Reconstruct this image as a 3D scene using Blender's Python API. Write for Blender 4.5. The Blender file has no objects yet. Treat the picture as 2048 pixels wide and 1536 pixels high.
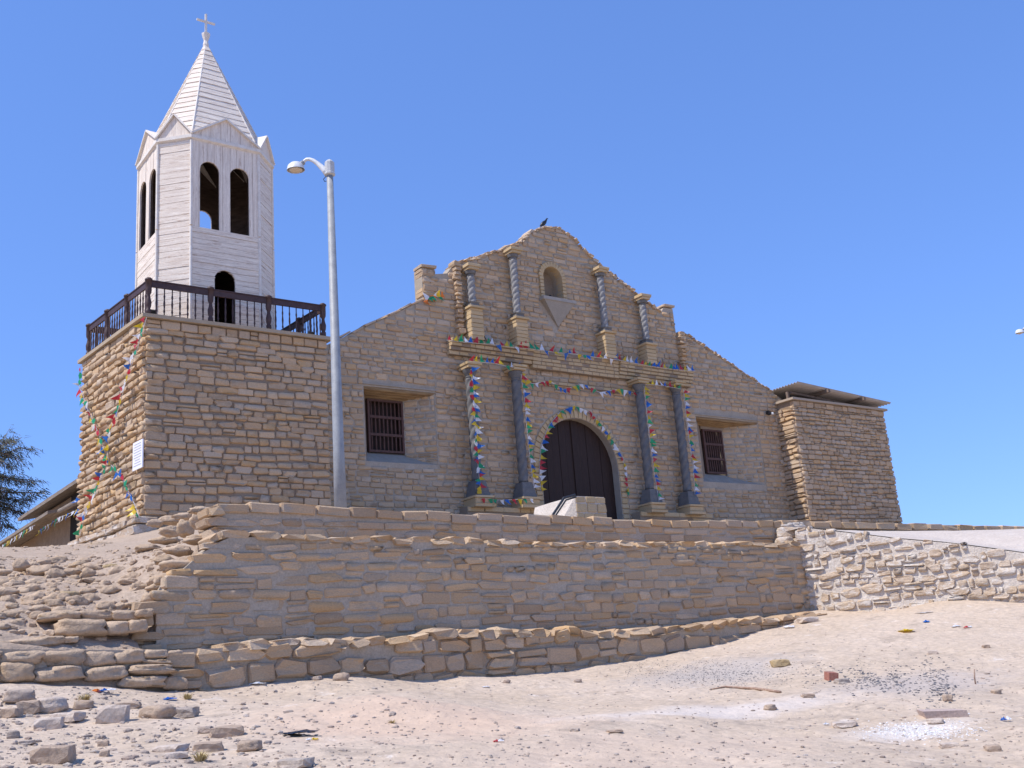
import bpy, bmesh, math, random
import numpy as np
from mathutils import Vector, Matrix, noise
random.seed(7)
R = math.radians
S = bpy.context.scene
COL = S.collection

# ------------------------------------------------------------------ camera
a_, p_, r_ = R(53.56), R(15.01), R(-4.38)
FPX = 2120.0
f0 = Vector((math.cos(a_), math.sin(a_), 0)); rt0 = Vector((math.sin(a_), -math.cos(a_), 0)); ZZ = Vector((0, 0, 1))
FW = f0*math.cos(p_) + ZZ*math.sin(p_); UP0 = f0*(-math.sin(p_)) + ZZ*math.cos(p_)
RT = rt0*math.cos(r_) + UP0*math.sin(r_); UP = rt0*(-math.sin(r_)) + UP0*math.cos(r_)
EYE = Vector((0, 0, 1.6))
cd = bpy.data.cameras.new('camera'); cam = bpy.data.objects.new('camera', cd); COL.objects.link(cam)
M = Matrix((( RT.x, UP.x, -FW.x, EYE.x), (RT.y, UP.y, -FW.y, EYE.y), (RT.z, UP.z, -FW.z, EYE.z), (0, 0, 0, 1)))
cam.matrix_world = M
cd.sensor_width = 36; cd.lens = 36*FPX/2048; cd.clip_start = .05; cd.clip_end = 3000
S.camera = cam

# ------------------------------------------------------------------ sky, sun, exposure
SUN_EL, SUN_DIR = R(56), Vector((-.993, .118, 0)).normalized()
w = bpy.data.worlds.new('World'); S.world = w; w.use_nodes = True
nt = w.node_tree; nt.nodes.clear()
sky = nt.nodes.new('ShaderNodeTexSky'); sky.sky_type = 'NISHITA'; sky.sun_disc = False
sky.sun_elevation = SUN_EL
sky.sun_rotation = math.atan2(SUN_DIR.x, SUN_DIR.y)
sky.altitude = 0; sky.air_density = 1.0; sky.dust_density = .0; sky.ozone_density = 1.0
bg = nt.nodes.new('ShaderNodeBackground'); bg.inputs['Strength'].default_value = .15
ow = nt.nodes.new('ShaderNodeOutputWorld')
gm = nt.nodes.new('ShaderNodeGamma'); gm.inputs[1].default_value = .58; nt.links.new(sky.outputs[0], gm.inputs[0])
tm = nt.nodes.new('ShaderNodeMix'); tm.data_type = 'RGBA'; tm.blend_type = 'MULTIPLY'; tm.inputs[0].default_value = 1; tm.clamp_result = False
nt.links.new(gm.outputs[0], tm.inputs[6]); tm.inputs[7].default_value = (.73, 1.14, 2.12, 1)
nt.links.new(tm.outputs[2], bg.inputs[0]); nt.links.new(bg.outputs[0], ow.inputs[0])
sd = bpy.data.lights.new('sun', 'SUN'); sd.energy = 3.7; sd.angle = R(.53); sd.color = (1, .955, .90)
so = bpy.data.objects.new('sun', sd); COL.objects.link(so)
tosun = SUN_DIR*math.cos(SUN_EL) + ZZ*math.sin(SUN_EL)
so.rotation_euler = tosun.to_track_quat('Z', 'Y').to_euler(); so.location = (0, 0, 60)
S.view_settings.view_transform = 'Standard'; S.view_settings.look = 'None'
S.view_settings.gamma = 1; S.view_settings.use_curve_mapping = False; S.view_settings.exposure = .38
S.render.engine = 'CYCLES'
S.render.resolution_x = 1024; S.render.resolution_y = 768

# ------------------------------------------------------------------ helpers
def ray(x, y): return FW*FPX + RT*(x-1024) - UP*(y-768)
def at(x, y, Y):
    d = ray(x, y); return EYE + d*(Y/d.y)
def atz(x, y, z):
    d = ray(x, y); return EYE + d*((z-1.6)/d.z)
def atd(x, y, D):
    d = ray(x, y); return EYE + d*(D/d.dot(FW))
def atp(x, y, p0, n):
    d = ray(x, y); return EYE + d*((p0-EYE).dot(n)/d.dot(n))
def new_obj(name, me, parent=None, mat=None, loc=None):
    o = bpy.data.objects.new(name, me); COL.objects.link(o)
    if mat is not None and me is not None and not me.materials: me.materials.append(mat)
    if parent is not None: o.parent = parent
    if loc is not None: o.location = loc
    return o
def tag(o, label, cat, group=None):
    o['label'] = label; o['category'] = cat
    if group: o['group'] = group
    return o
def thing(name, label, cat, loc=(0, 0, 0), group=None):
    return tag(new_obj(name, None, loc=loc), label, cat, group)
def mesh(verts, faces, name='mesh', smooth=False):
    me = bpy.data.meshes.new(name); me.from_pydata([tuple(v) for v in verts], [], faces); me.update()
    if smooth: me.polygons.foreach_set('use_smooth', [True]*len(me.polygons))
    return me
class MB:
    def __init__(s): s.v = []; s.f = []
    def add(s, v, f):
        b = len(s.v); s.v += [tuple(q) for q in v]; s.f += [tuple(i+b for i in q) for q in f]; return s
    def box(s, c, d, M3=None):
        vs = []
        for i in (-1, 1):
            for j in (-1, 1):
                for k in (-1, 1):
                    q = Vector((i*d[0]/2, j*d[1]/2, k*d[2]/2))
                    if M3: q = M3 @ q
                    vs.append(Vector(c)+q)
        return s.add(vs, [(0, 1, 3, 2), (4, 6, 7, 5), (0, 4, 5, 1), (2, 3, 7, 6), (0, 2, 6, 4), (1, 5, 7, 3)])
    def frust(s, c, d0, d1, h):                      # c = centre of the bottom
        x, y, z = c; vs = []
        for (dx, dy), zz in ((d0, z), (d1, z+h)):
            vs += [(x-dx/2, y-dy/2, zz), (x+dx/2, y-dy/2, zz), (x+dx/2, y+dy/2, zz), (x-dx/2, y+dy/2, zz)]
        return s.add(vs, [(3, 2, 1, 0), (4, 5, 6, 7), (0, 1, 5, 4), (1, 2, 6, 5), (2, 3, 7, 6), (3, 0, 4, 7)])
    def tube(s, pts, rad, n=8, cap=True):
        pts = [Vector(q) for q in pts]; rings = []
        if not hasattr(rad, '__len__'): rad = [rad]*len(pts)
        prev = None
        for i, q in enumerate(pts):
            t = (pts[min(i+1, len(pts)-1)]-pts[max(i-1, 0)]).normalized()
            if prev is None:
                u = t.orthogonal().normalized()
            else:
                u = (prev - t*prev.dot(t)).normalized()
            prev = u; v = t.cross(u)
            rings.append([q + (u*math.cos(2*math.pi*k/n)+v*math.sin(2*math.pi*k/n))*rad[i] for k in range(n)])
        vs = [x for r in rings for x in r]; fs = []
        for i in range(len(pts)-1):
            for k in range(n):
                fs.append((i*n+k, i*n+(k+1) % n, (i+1)*n+(k+1) % n, (i+1)*n+k))
        if cap: fs += [tuple(range(n))[::-1], tuple((len(pts)-1)*n+k for k in range(n))]
        return s.add(vs, fs)
    def lathe(s, c, prof, n=12):                      # prof: (r, z)
        c = Vector(c); vs = []; fs = []
        for r, z in prof:
            vs += [c+Vector((r*math.cos(2*math.pi*k/n), r*math.sin(2*math.pi*k/n), z)) for k in range(n)]
        for i in range(len(prof)-1):
            for k in range(n): fs.append((i*n+k, i*n+(k+1) % n, (i+1)*n+(k+1) % n, (i+1)*n+k))
        fs += [tuple(range(n))[::-1], tuple((len(prof)-1)*n+k for k in range(n))]
        return s.add(vs, fs)
    def prism(s, poly, O, U, V, N, th):               # planar polygon extruded along N
        n = len(poly); O = Vector(O)
        vs = [O+U*x+V*y for x, y in poly]+[O+U*x+V*y+N*th for x, y in poly]
        fs = [tuple(range(n)), tuple(range(2*n-1, n-1, -1))]+[(i, i+n, (i+1) % n+n, (i+1) % n) for i in range(n)]
        return s.add(vs, fs)
    def build(s, name, mat, parent=None, smooth=False, fix=True):
        off = parent_origin(parent)
        me = mesh([(x-off[0], y-off[1], z-off[2]) for x, y, z in s.v], s.f, name, smooth)
        if fix:
            bm = bmesh.new(); bm.from_mesh(me); bmesh.ops.recalc_face_normals(bm, faces=bm.faces); bm.to_mesh(me); bm.free()
            if smooth: me.polygons.foreach_set('use_smooth', [True]*len(me.polygons))
        return new_obj(name, me, parent, mat)
def parent_origin(p):
    q = Vector((0, 0, 0))
    while p is not None: q += p.location; p = p.parent
    return q
def slab(outer, holes, th, name='wall'):
    """polygon with holes (x, z) extruded th towards +Y from Y=0"""
    cu = bpy.data.curves.new('tmp', 'CURVE'); cu.dimensions = '2D'; cu.fill_mode = 'BOTH'; cu.extrude = th/2
    for poly in [outer]+holes:
        sp = cu.splines.new('POLY'); sp.points.add(len(poly)-1); sp.use_cyclic_u = True
        for q, (x, z) in zip(sp.points, poly): q.co = (x, z, 0, 1)
    ob = bpy.data.objects.new('tmp', cu); COL.objects.link(ob)
    dg = bpy.context.evaluated_depsgraph_get()
    me = bpy.data.meshes.new_from_object(ob.evaluated_get(dg)); bpy.data.objects.remove(ob)
    me.transform(Matrix(((1, 0, 0, 0), (0, 0, -1, th/2), (0, 1, 0, 0), (0, 0, 0, 1))))
    bm = bmesh.new(); bm.from_mesh(me); bmesh.ops.remove_doubles(bm, verts=bm.verts, dist=1e-4)
    bmesh.ops.recalc_face_normals(bm, faces=bm.faces); bm.to_mesh(me); bm.free()
    me.materials.clear(); me.name = name
    me.polygons.foreach_set('use_smooth', [False]*len(me.polygons))
    return me

# ------------------------------------------------------------------ materials
def mat(name, base, rough=.85, var=None, noise_scale=4, bump=.3, bump_scale=30, stretch=(1, 1, 1), rnd=None, spots=None, metal=0, spec=.25, bump_dist=.02, detail=6):
    """base colour, optional second colour var mixed by noise, rnd = list of colours picked at random per piece,
    spots = (colour, threshold, scale) patches of another colour"""
    m = bpy.data.materials.new(name); m.use_nodes = True; t = m.node_tree; N = t.nodes; L = t.links
    b = N['Principled BSDF']; b.inputs['Roughness'].default_value = rough; b.inputs['Metallic'].default_value = metal
    b.inputs['Specular IOR Level'].default_value = spec
    g = N.new('ShaderNodeNewGeometry'); mp = N.new('ShaderNodeMapping'); mp.inputs['Scale'].default_value = stretch
    L.new(g.outputs['Position'], mp.inputs[0])
    def nz(sc, det=detail, rg=.6):
        n = N.new('ShaderNodeTexNoise'); n.inputs['Scale'].default_value = sc; n.inputs['Detail'].default_value = det
        n.inputs['Roughness'].default_value = rg; L.new(mp.outputs[0], n.inputs['Vector']); return n.outputs[0]
    def mix(f, a, c, fac=None):
        x = N.new('ShaderNodeMix'); x.data_type = 'RGBA'
        if f is not None: L.new(f, x.inputs[0])
        else: x.inputs[0].default_value = fac
        for s_, v in ((6, a), (7, c)):
            if isinstance(v, tuple): x.inputs[s_].default_value = (*v, 1)
            else: L.new(v, x.inputs[s_])
        return x.outputs[2]
    def rng(v, a, c, o0=0, o1=1):
        x = N.new('ShaderNodeMapRange'); L.new(v, x.inputs[0])
        for i, q in enumerate((a, c, o0, o1)): x.inputs[1+i].default_value = q
        return x.outputs[0]
    col = base
    if rnd:
        oi = N.new('ShaderNodeObjectInfo'); ad = N.new('ShaderNodeMath'); ad.operation = 'ADD'
        L.new(oi.outputs['Random'], ad.inputs[0]); L.new(g.outputs['Random Per Island'], ad.inputs[1])
        fr = N.new('ShaderNodeMath'); fr.operation = 'FRACT'; L.new(ad.outputs[0], fr.inputs[0])
        cr = N.new('ShaderNodeValToRGB'); e = cr.color_ramp.elements
        while len(e) < len(rnd): e.new(.5)
        for i, c in enumerate(rnd): e[i].position = i/(len(rnd)-1); e[i].color = (*c, 1)
        L.new(fr.outputs[0], cr.inputs[0]); col = cr.outputs[0]
    if var: col = mix(rng(nz(noise_scale), .35, .68) if not rnd else rng(nz(noise_scale), .45, .78), col, var)
    if spots:
        for c, th, sc in spots: col = mix(rng(nz(sc, 8, .7), th, th+.06), col, c)
    # fine grain in the colour
    fg = rng(nz(bump_scale*1.7, 4), .3, .7, .82, 1.12)
    mu = N.new('ShaderNodeMix'); mu.data_type = 'RGBA'; mu.blend_type = 'MULTIPLY'; mu.inputs[0].default_value = 1
    if isinstance(col, tuple): mu.inputs[6].default_value = (*col, 1)
    else: L.new(col, mu.inputs[6])
    L.new(fg, mu.inputs[7]); L.new(mu.outputs[2], b.inputs['Base Color'])
    if bump:
        bp = N.new('ShaderNodeBump'); bp.inputs['Strength'].default_value = bump; bp.inputs['Distance'].default_value = bump_dist
        L.new(nz(bump_scale, 8, .65), bp.inputs['Height']); L.new(bp.outputs[0], b.inputs['Normal'])
    return m
def flat(name, c, rough=.6, metal=0, spec=.3):
    m = bpy.data.materials.new(name); m.use_nodes = True; b = m.node_tree.nodes['Principled BSDF']
    b.inputs['Base Color'].default_value = (*c, 1); b.inputs['Roughness'].default_value = rough
    b.inputs['Metallic'].default_value = metal; b.inputs['Specular IOR Level'].default_value = spec
    return m
TAN = [(.52, .345, .20), (.60, .42, .255), (.41, .28, .17), (.64, .465, .30), (.55, .35, .175), (.46, .335, .225), (.58, .445, .315), (.48, .32, .19)]
TAN_L = [(.50, .37, .25), (.55, .41, .28), (.47, .35, .24), (.58, .44, .31), (.51, .38, .25), (.60, .48, .37)]
m_tower = mat('tower_stone', TAN[0], rnd=TAN, var=(.56, .42, .28), noise_scale=5, bump=.8, bump_scale=17, stretch=(1, 1, 2), bump_dist=.03, spots=[((.37, .26, .165), .63, 1.1), ((.62, .53, .43), .70, 7)])
m_fac = mat('facade_stone', TAN[0], rnd=TAN, var=(.50, .38, .25), noise_scale=3, bump=.7, bump_scale=16, stretch=(1, 1, 2.2),
            spots=[((.50, .395, .29), .58, 3.2), ((.37, .255, .16), .60, .9)])
m_wall = mat('wall_stone', TAN[1], rnd=TAN, var=(.45, .335, .22), noise_scale=3, bump=.8, bump_scale=22, stretch=(1, 1, 2.2),
             spots=[((.43, .35, .265), .58, 2.6), ((.62, .57, .50), .69, 14)])
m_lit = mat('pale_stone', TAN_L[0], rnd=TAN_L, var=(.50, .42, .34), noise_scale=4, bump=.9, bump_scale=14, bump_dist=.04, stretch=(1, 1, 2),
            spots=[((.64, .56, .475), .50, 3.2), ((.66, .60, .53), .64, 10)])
m_rubble = mat('rubble_stone', TAN_L[0], rnd=[(.52, .37, .24), (.57, .42, .285), (.46, .33, .22), (.54, .38, .235)], var=(.50, .37, .25), noise_scale=5, bump=.8, bump_scale=11, bump_dist=.05)
m_rock = mat('loose_rock', TAN_L[0], rnd=[(.47, .37, .29), (.40, .32, .26), (.52, .44, .36), (.40, .29, .22), (.45, .39, .34)], var=(.36, .29, .24), noise_scale=9, bump=.9, bump_scale=16, bump_dist=.04)
m_mortar = mat('mortar', (.28, .21, .15), var=(.35, .27, .195), noise_scale=2.5, bump=.6, bump_scale=25)
m_mortar_g = mat('grey_mortar', (.39, .32, .24), var=(.48, .40, .31), noise_scale=2.2, bump=.8, bump_scale=22, spots=[((.55, .52, .48), .68, 16)])
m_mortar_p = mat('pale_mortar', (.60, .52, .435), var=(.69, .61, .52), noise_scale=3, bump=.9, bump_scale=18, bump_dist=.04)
m_cement = mat('grey_cement', (.35, .30, .24), var=(.42, .36, .29), noise_scale=4, bump=.4, bump_scale=30)
m_colg = mat('dark_grey_paint', (.15, .145, .14), var=(.20, .19, .18), noise_scale=5, bump=.3, bump_scale=30, rough=.75)
m_collt = mat('weathered_grey_paint', (.21, .205, .20), var=(.34, .32, .30), noise_scale=9, bump=.4, bump_scale=30, rough=.8)
m_brick = mat('cornice_stone', TAN[0], rnd=[(.55, .39, .21), (.60, .44, .25), (.50, .36, .20), (.57, .41, .215)], var=(.53, .40, .245), noise_scale=6, bump=.4, bump_scale=25)
m_bh = mat('white_board_horizontal', (.70, .58, .47), var=(.90, .80, .67), noise_scale=2.4, bump=.6, bump_scale=13, stretch=(.6, .6, 9), bump_dist=.012, spots=[((.52, .38, .28), .57, 3)])
m_bv = mat('white_board_vertical', (.68, .57, .47), var=(.90, .79, .66), noise_scale=2.4, bump=.5, bump_scale=13, stretch=(9, 9, .6), bump_dist=.012, spots=[((.52, .39, .30), .58, 3)])
m_btrim = mat('white_trim', (.80, .74, .66), var=(.68, .60, .51), noise_scale=5, bump=.3, bump_scale=30)
m_inner = mat('dark_bare_wood', (.075, .05, .037), var=(.13, .09, .065), noise_scale=3, bump=.3, bump_scale=20, stretch=(1, 1, 4))
m_rail = mat('dark_brown_wood', (.055, .028, .024), var=(.085, .045, .038), noise_scale=8, bump=.2, bump_scale=30, rough=.55, spec=.4)
m_door = mat('door_wood', (.034, .018, .013), var=(.05, .028, .02), noise_scale=5, bump=.25, bump_scale=30, stretch=(6, 6, .6), rough=.6)
m_grille = mat('brown_window_wood', (.10, .05, .038), var=(.13, .07, .055), noise_scale=8, bump=.2, bump_scale=30, rough=.6)
m_dark = flat('dark_interior', (.015, .012, .011), .9)
m_log = mat('ochre_log_wood', (.42, .28, .14), var=(.22, .14, .075), noise_scale=5, bump=.6, bump_scale=14, stretch=(.5, .5, 8), bump_dist=.02)
m_thatch = mat('weathered_roof_wood', (.20, .155, .12), var=(.33, .27, .21), noise_scale=6, bump=.7, bump_scale=20, stretch=(1, .3, 3))
m_mud = mat('mud_brick', (.27, .19, .125), var=(.36, .26, .175), noise_scale=5, bump=.7, bump_scale=14)
m_galv = mat('galvanised_steel', (.36, .365, .36), var=(.27, .275, .28), noise_scale=6, bump=.05, bump_scale=40, rough=.6, metal=.15, spec=.4)
m_white = mat('white_enamel', (.75, .75, .74), var=(.62, .61, .59), noise_scale=10, bump=.05, rough=.4, spec=.5)
m_cap = mat('pale_galvanised_steel', (.55, .55, .54), var=(.45, .45, .44), noise_scale=9, bump=.05, rough=.55)
m_lens = flat('lamp_lens', (.55, .45, .33), .25, spec=.6)
m_zinc = mat('corrugated_zinc', (.46, .42, .39), var=(.36, .32, .29), noise_scale=3, bump=.1, rough=.55, metal=.2, spec=.4)
m_beam = mat('roof_beam_wood', (.17, .12, .09), var=(.23, .17, .13), noise_scale=6)
m_black = flat('black_metal', (.02, .021, .023), .4, spec=.5)
m_bird = mat('black_feathers', (.012, .013, .017), rough=.45, bump=.2, bump_scale=40, spec=.5)
m_bird_head = flat('dark_head', (.03, .018, .018), .6)
m_paper = flat('white_board_sign', (.82, .80, .82), .5)
m_print = flat('grey_print', (.42, .40, .44), .7)
m_straw = mat('dry_straw', (.55, .43, .2), var=(.42, .32, .15), noise_scale=10, bump=0)
m_stick = mat('stick_wood', (.28, .17, .12), var=(.42, .3, .22), noise_scale=20, bump=.3)
m_char = mat('dark_gravel', (.10, .095, .10), rnd=[(.06, .06, .065), (.13, .125, .13), (.20, .19, .19), (.09, .09, .10), (.30, .26, .23)], bump=.2)
m_wgrav = mat('white_gravel', (.75, .73, .70), rnd=[(.8, .78, .76), (.7, .67, .63), (.85, .84, .83), (.5, .46, .43)], bump=.2)
m_redbrick = mat('red_brick', (.32, .12, .085), var=(.40, .20, .15), noise_scale=30, bump=.5, bump_scale=60)
m_bark = mat('bark', (.14, .10, .08), var=(.2, .15, .12), bump=.6, bump_scale=10)
m_leaf = mat('casuarina_needles', (.06, .07, .035), rnd=[(.045, .05, .025), (.075, .08, .04), (.12, .11, .06), (.07, .065, .045)], bump=0, rough=.7)
FLAG = {}
for n_, c_ in (('red', (.55, .03, .04)), ('yellow', (.72, .50, .02)), ('blue', (.02, .14, .50)), ('green', (.02, .33, .14)), ('white', (.80, .80, .82)), ('orange', (.75, .2, .02))):
    m_ = flat(n_+'_plastic', c_, .4, spec=.5); FLAG[n_] = m_
    t_ = m_.node_tree; tl = t_.nodes.new('ShaderNodeBsdfTranslucent'); tl.inputs[0].default_value = (*c_, 1)
    mx = t_.nodes.new('ShaderNodeMixShader'); mx.inputs[0].default_value = .3
    o_ = [n for n in t_.nodes if n.type == 'OUTPUT_MATERIAL'][0]
    t_.links.new(t_.nodes['Principled BSDF'].outputs[0], mx.inputs[1]); t_.links.new(tl.outputs[0], mx.inputs[2]); t_.links.new(mx.outputs[0], o_.inputs[0])

JP = []
# ------------------------------------------------------------------ ground
def rbf(P):
    P = np.array(P, float); n = len(P)
    d = np.linalg.norm(P[:, None, :2]-P[None, :, :2], axis=2)
    K = np.where(d > 0, d*d*np.log(d+1e-9), 0) + np.eye(n)*.25
    A = np.zeros((n+3, n+3)); A[:n, :n] = K; A[:n, n] = 1; A[:n, n+1:] = P[:, :2]; A[n, :n] = 1; A[n+1:, :n] = P[:, :2].T
    wt = np.linalg.solve(A, np.concatenate([P[:, 2], [0, 0, 0]]))
    PX = P[:, 0].copy(); PY = P[:, 1].copy(); wn = wt[:n].copy()*.5; w0, w1, w2 = (float(q) for q in wt[n:])
    def f(x, y):
        q = (PX-x)**2+(PY-y)**2+1e-12
        return float(wn.dot(q*np.log(q)))+w0+w1*x+w2*y
    return f
ctl = [(0, 0, 0), (4, -3, 0), (-4, 3, .1), (1.5, 3, .35), (2, 1.5, .2)]
for x, y, D in [(0, 1536, 7), (500, 1536, 7), (1024, 1536, 7), (1500, 1536, 7), (2048, 1536, 7),
                (0, 1450, 10), (500, 1450, 9.7), (1024, 1450, 10), (1500, 1450, 9.8), (2048, 1450, 9),
                (1024, 1395, 13), (1500, 1380, 13), (2048, 1370, 12), (1300, 1350, 15.5),
                (1600, 1300, 16), (1830, 1300, 15.3), (2048, 1290, 15), (2200, 1290, 15)]:
    ctl.append(tuple(atd(x, y, D)))
for x, y, Y in [(0, 1368, 12.95), (-120, 1372, 12.95), (150, 1372, 12.95), (400, 1388, 12.95), (560, 1370, 12.95), (700, 1352, 12.95), (830, 1368, 12.95),
                (1020, 1350, 12.95), (1190, 1335, 12.95), (1400, 1298, 12.95), (1560, 1255, 13.0)]:
    ctl.append(tuple(at(x, y, Y)))
AZ = R(122); RD = rt0*math.sin(AZ)+f0*math.cos(AZ); RN = ZZ.cross(RD)      # the lit right-hand wall runs along RD
CR = at(1612, 1150, 13.58); CR.z = 0
for x, y in [(1625, 1220), (1700, 1222), (1800, 1220), (1850, 1205), (1930, 1200), (2048, 1208)]:
    q = atp(x, y, CR, RN) - RN*.06; ctl.append(tuple(q))
_g = rbf(ctl)
def fbm(x, y, s, seed=0.0): return noise.fractal(Vector((x*s, y*s, seed)), 1.0, 2.1, 5)
HP = [(tuple(atd(790, 1420, 10.8))[:2], .16, 1.0, 1.3), (tuple(atd(1180, 1460, 9.6))[:2], .07, 1.3, .8), (tuple(atd(1830, 1475, 8.6))[:2], -.05, .8, .5), (tuple(atd(260, 1480, 8.6))[:2], -.05, .9, .6)]
def hump(x, y):
    o = 0
    for (hx0, hy0), a, rx, ry in HP: o += a*math.exp(-((x-hx0)/rx)**2-((y-hy0)/ry)**2)
    return o
def gz(x, y):
    cx = min(max(x, -4), 24); cy = min(max(y, -4), 14.2)
    z = float(_g(cx, cy)) + (0 if y <= 14.2 else 0)
    dx = x-cx; dy = y-cy
    z += -.02*abs(dx) if dx < 0 else .01*dx
    z += .02*dy if dy < 0 else 0
    near = math.exp(-((x-6)**2+(y-7)**2)/200)
    m_ = hump(x, y); return z + .06*fbm(x, y, .55)*near + .022*fbm(x, y, 1.9, 3.)*near + .012*fbm(x, y, 5., 1.)*near - .03*max(0, noise.noise(Vector((x*2.3, y*2.3, 7)))-.25)*near + m_
def lines(segs):
    out = []
    for a, b, n in segs: out += list(np.linspace(a, b, n, endpoint=False))
    return out+[segs[-1][1]]
def sheet(name, xs, ys, f, m):
    vs = [(x, y, f(x, y)) for y in ys for x in xs]; nx = len(xs)
    fs = [(j*nx+i, j*nx+i+1, (j+1)*nx+i+1, (j+1)*nx+i) for j in range(len(ys)-1) for i in range(nx-1)]
    o = new_obj(name, mesh(vs, fs, name, True), mat=m); o['kind'] = 'structure'; return o
def ground_mat():
    m = mat('dry_sand', (.55, .43, .315), rough=.95, var=(.61, .485, .37), noise_scale=.6, bump=.6, bump_scale=7, bump_dist=.07, spec=.1, spots=[((.47, .37, .28), .56, 1.7), ((.69, .59, .495), .62, 3.1), ((.47, .37, .29), .66, 9)])
    t = m.node_tree; N = t.nodes; L = t.links; b = N['Principled BSDF']
    g = [n for n in N if n.type == 'NEW_GEOMETRY'][0]
    src = b.inputs['Base Color'].links[0].from_socket
    def patch(src, c, r, colr, lo, hi, sc=3.):
        s = N.new('ShaderNodeVectorMath'); s.operation = 'SUBTRACT'; L.new(g.outputs['Position'], s.inputs[0]); s.inputs[1].default_value = c
        k = N.new('ShaderNodeVectorMath'); k.operation = 'MULTIPLY'; L.new(s.outputs[0], k.inputs[0]); k.inputs[1].default_value = (1/r[0], 1/r[1], 0)
        ln = N.new('ShaderNodeVectorMath'); ln.operation = 'LENGTH'; L.new(k.outputs[0], ln.inputs[0])
        n = N.new('ShaderNodeTexNoise'); n.inputs['Scale'].default_value = sc; n.inputs['Detail'].default_value = 8; n.inputs['Roughness'].default_value = .7
        L.new(g.outputs['Position'], n.inputs['Vector'])
        ad = N.new('ShaderNodeMath'); ad.operation = 'MULTIPLY_ADD'; L.new(n.outputs[0], ad.inputs[0]); ad.inputs[1].default_value = 1.6; L.new(ln.outputs['Value'], ad.inputs[2])
        mr = N.new('ShaderNodeMapRange'); L.new(ad.outputs[0], mr.inputs[0]); mr.inputs[1].default_value = 1.3; mr.inputs[2].default_value = 2.2
        mr.inputs[3].default_value = hi; mr.inputs[4].default_value = lo
        mx = N.new('ShaderNodeMix'); mx.data_type = 'RGBA'; L.new(mr.outputs[0], mx.inputs[0]); L.new(src, mx.inputs[6]); mx.inputs[7].default_value = (*colr, 1)
        return mx.outputs[2]
    def gp(x, y):
        q = hit(x, y); return (q.x, q.y, 0)
    src = patch(src, gp(820, 1440), (1.3, 1.5), (.64, .46, .33), 0, .75)
    src = patch(src, gp(1250, 1500), (1.6, .9), (.62, .47, .35), 0, .5)
    src = patch(src, gp(1450, 1425), (1.7, .5), (.70, .62, .55), 0, .6, 2)
    src = patch(src, gp(1830, 1462), (.75, .28), (.80, .74, .68), 0, .45, 9)
    src = patch(src, gp(1430, 1345), (1.3, .9), (.42, .38, .35), 0, .6, 6)
    src = patch(src, gp(1830, 1370), (1.1, .8), (.44, .39, .36), 0, .55, 6)
    L.new(src, b.inputs['Base Color'])
    return m
def hit(x, y, f=None, d0=4, d1=40):
    f = f or gz; d = ray(x, y); d = d/d.dot(FW); t = d0
    while t < d1:
        q = EYE+d*t
        if q.z <= f(q.x, q.y): break
        t += .1
    lo, hi = t-.1, t
    for _ in range(12):
        mid = (lo+hi)/2; q = EYE+d*mid
        if q.z <= f(q.x, q.y): hi = mid
        else: lo = mid
    return EYE+d*hi
gx = lines([(-400, -60, 6), (-60, -4, 18), (-4, 0, 20), (0, 22, 300), (22, 30, 20), (30, 120, 20), (120, 500, 6)])
gy = lines([(-400, -40, 6), (-40, 0, 20), (0, 3, 12), (3, 13.6, 200), (13.6, 14.4, 4)])
ground = sheet('ground', gx, gy, gz, ground_mat())

# the hill behind the retaining walls: rubble slope on the left, rising forecourt towards the church
hc = []
for x, y, Y in [(-150, 1300, 13.2), (0, 1298, 13.2), (120, 1298, 13.2), (280, 1298, 13.2), (0, 1262, 13.7), (160, 1268, 13.6), (300, 1290, 13.5),
                (0, 1205, 14.6), (140, 1205, 14.5), (260, 1215, 14.2), (0, 1160, 15.8), (130, 1160, 15.7), (260, 1160, 15.3), (340, 1100, 15.0),
                (0, 1120, 18.5), (120, 1120, 18.3), (280, 1105, 17.5), (0, 1094, 24), (150, 1096, 24), (250, 1085, 23), (-300, 1100, 24)]:
    hc.append(tuple(at(x, y, Y)))
hc += [(5.6, 14.6, 3.6), (7, 15, 3.75), (8, 18, 4.35), (8.3, 22, 4.9), (8.4, 26.5, 5.45), (3, 34, 5.6), (8, 34, 5.9), (-4, 34, 5.4)]
_h = rbf(hc)
def hz(x, y):
    plaza = 3.82+(max(y, 14.3)-14.3)*.168 if y < 28.2 else 6.155
    cx = min(max(x, -5), 9); cy = min(max(y, 12.6), 34)
    h = float(_h(cx, cy)) if x < 9.2 else plaza
    t = min(max((x-7.9)/1.2, 0), 1); z = h*(1-t)+plaza*t
    z = min(z, 6.15)
    if y > 34: z = min(z, 6.15)-.0*(y-34)
    if x < -5: z -= .03*(-5-x)
    near = 1 if (x < 5.5 and y < 19) else .2
    return z + near*(.07*fbm(x, y, 1.1, 5)+.03*fbm(x, y, 4, 8))
hx = lines([(-400, -40, 6), (-40, -2, 14), (-2, 7, 110), (7, 60, 40), (60, 500, 8)])
hy = lines([(14.32, 19, 50), (19, 30, 30), (30, 60, 12), (60, 700, 10)])
m_hill = mat('hill_sand', (.50, .385, .285), rough=.95, var=(.44, .33, .24), noise_scale=1.2, bump=.9, bump_scale=9, bump_dist=.06, spec=.1)
sheet('hillside', hx, hy, hz, m_hill)
hx2 = lines([(-400, -40, 6), (-40, -2, 14), (-2, 5.4, 110)]); hy2 = lines([(12.95, 14.32, 22)])
sheet('rubble_slope', hx2, hy2, lambda x, y: (1.1 if (x > 4.05 and y < 13.66) else hz(x, y) if y > 13.2 else hz(x, 13.2)-(13.2-y)*3.2), m_hill)

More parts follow.
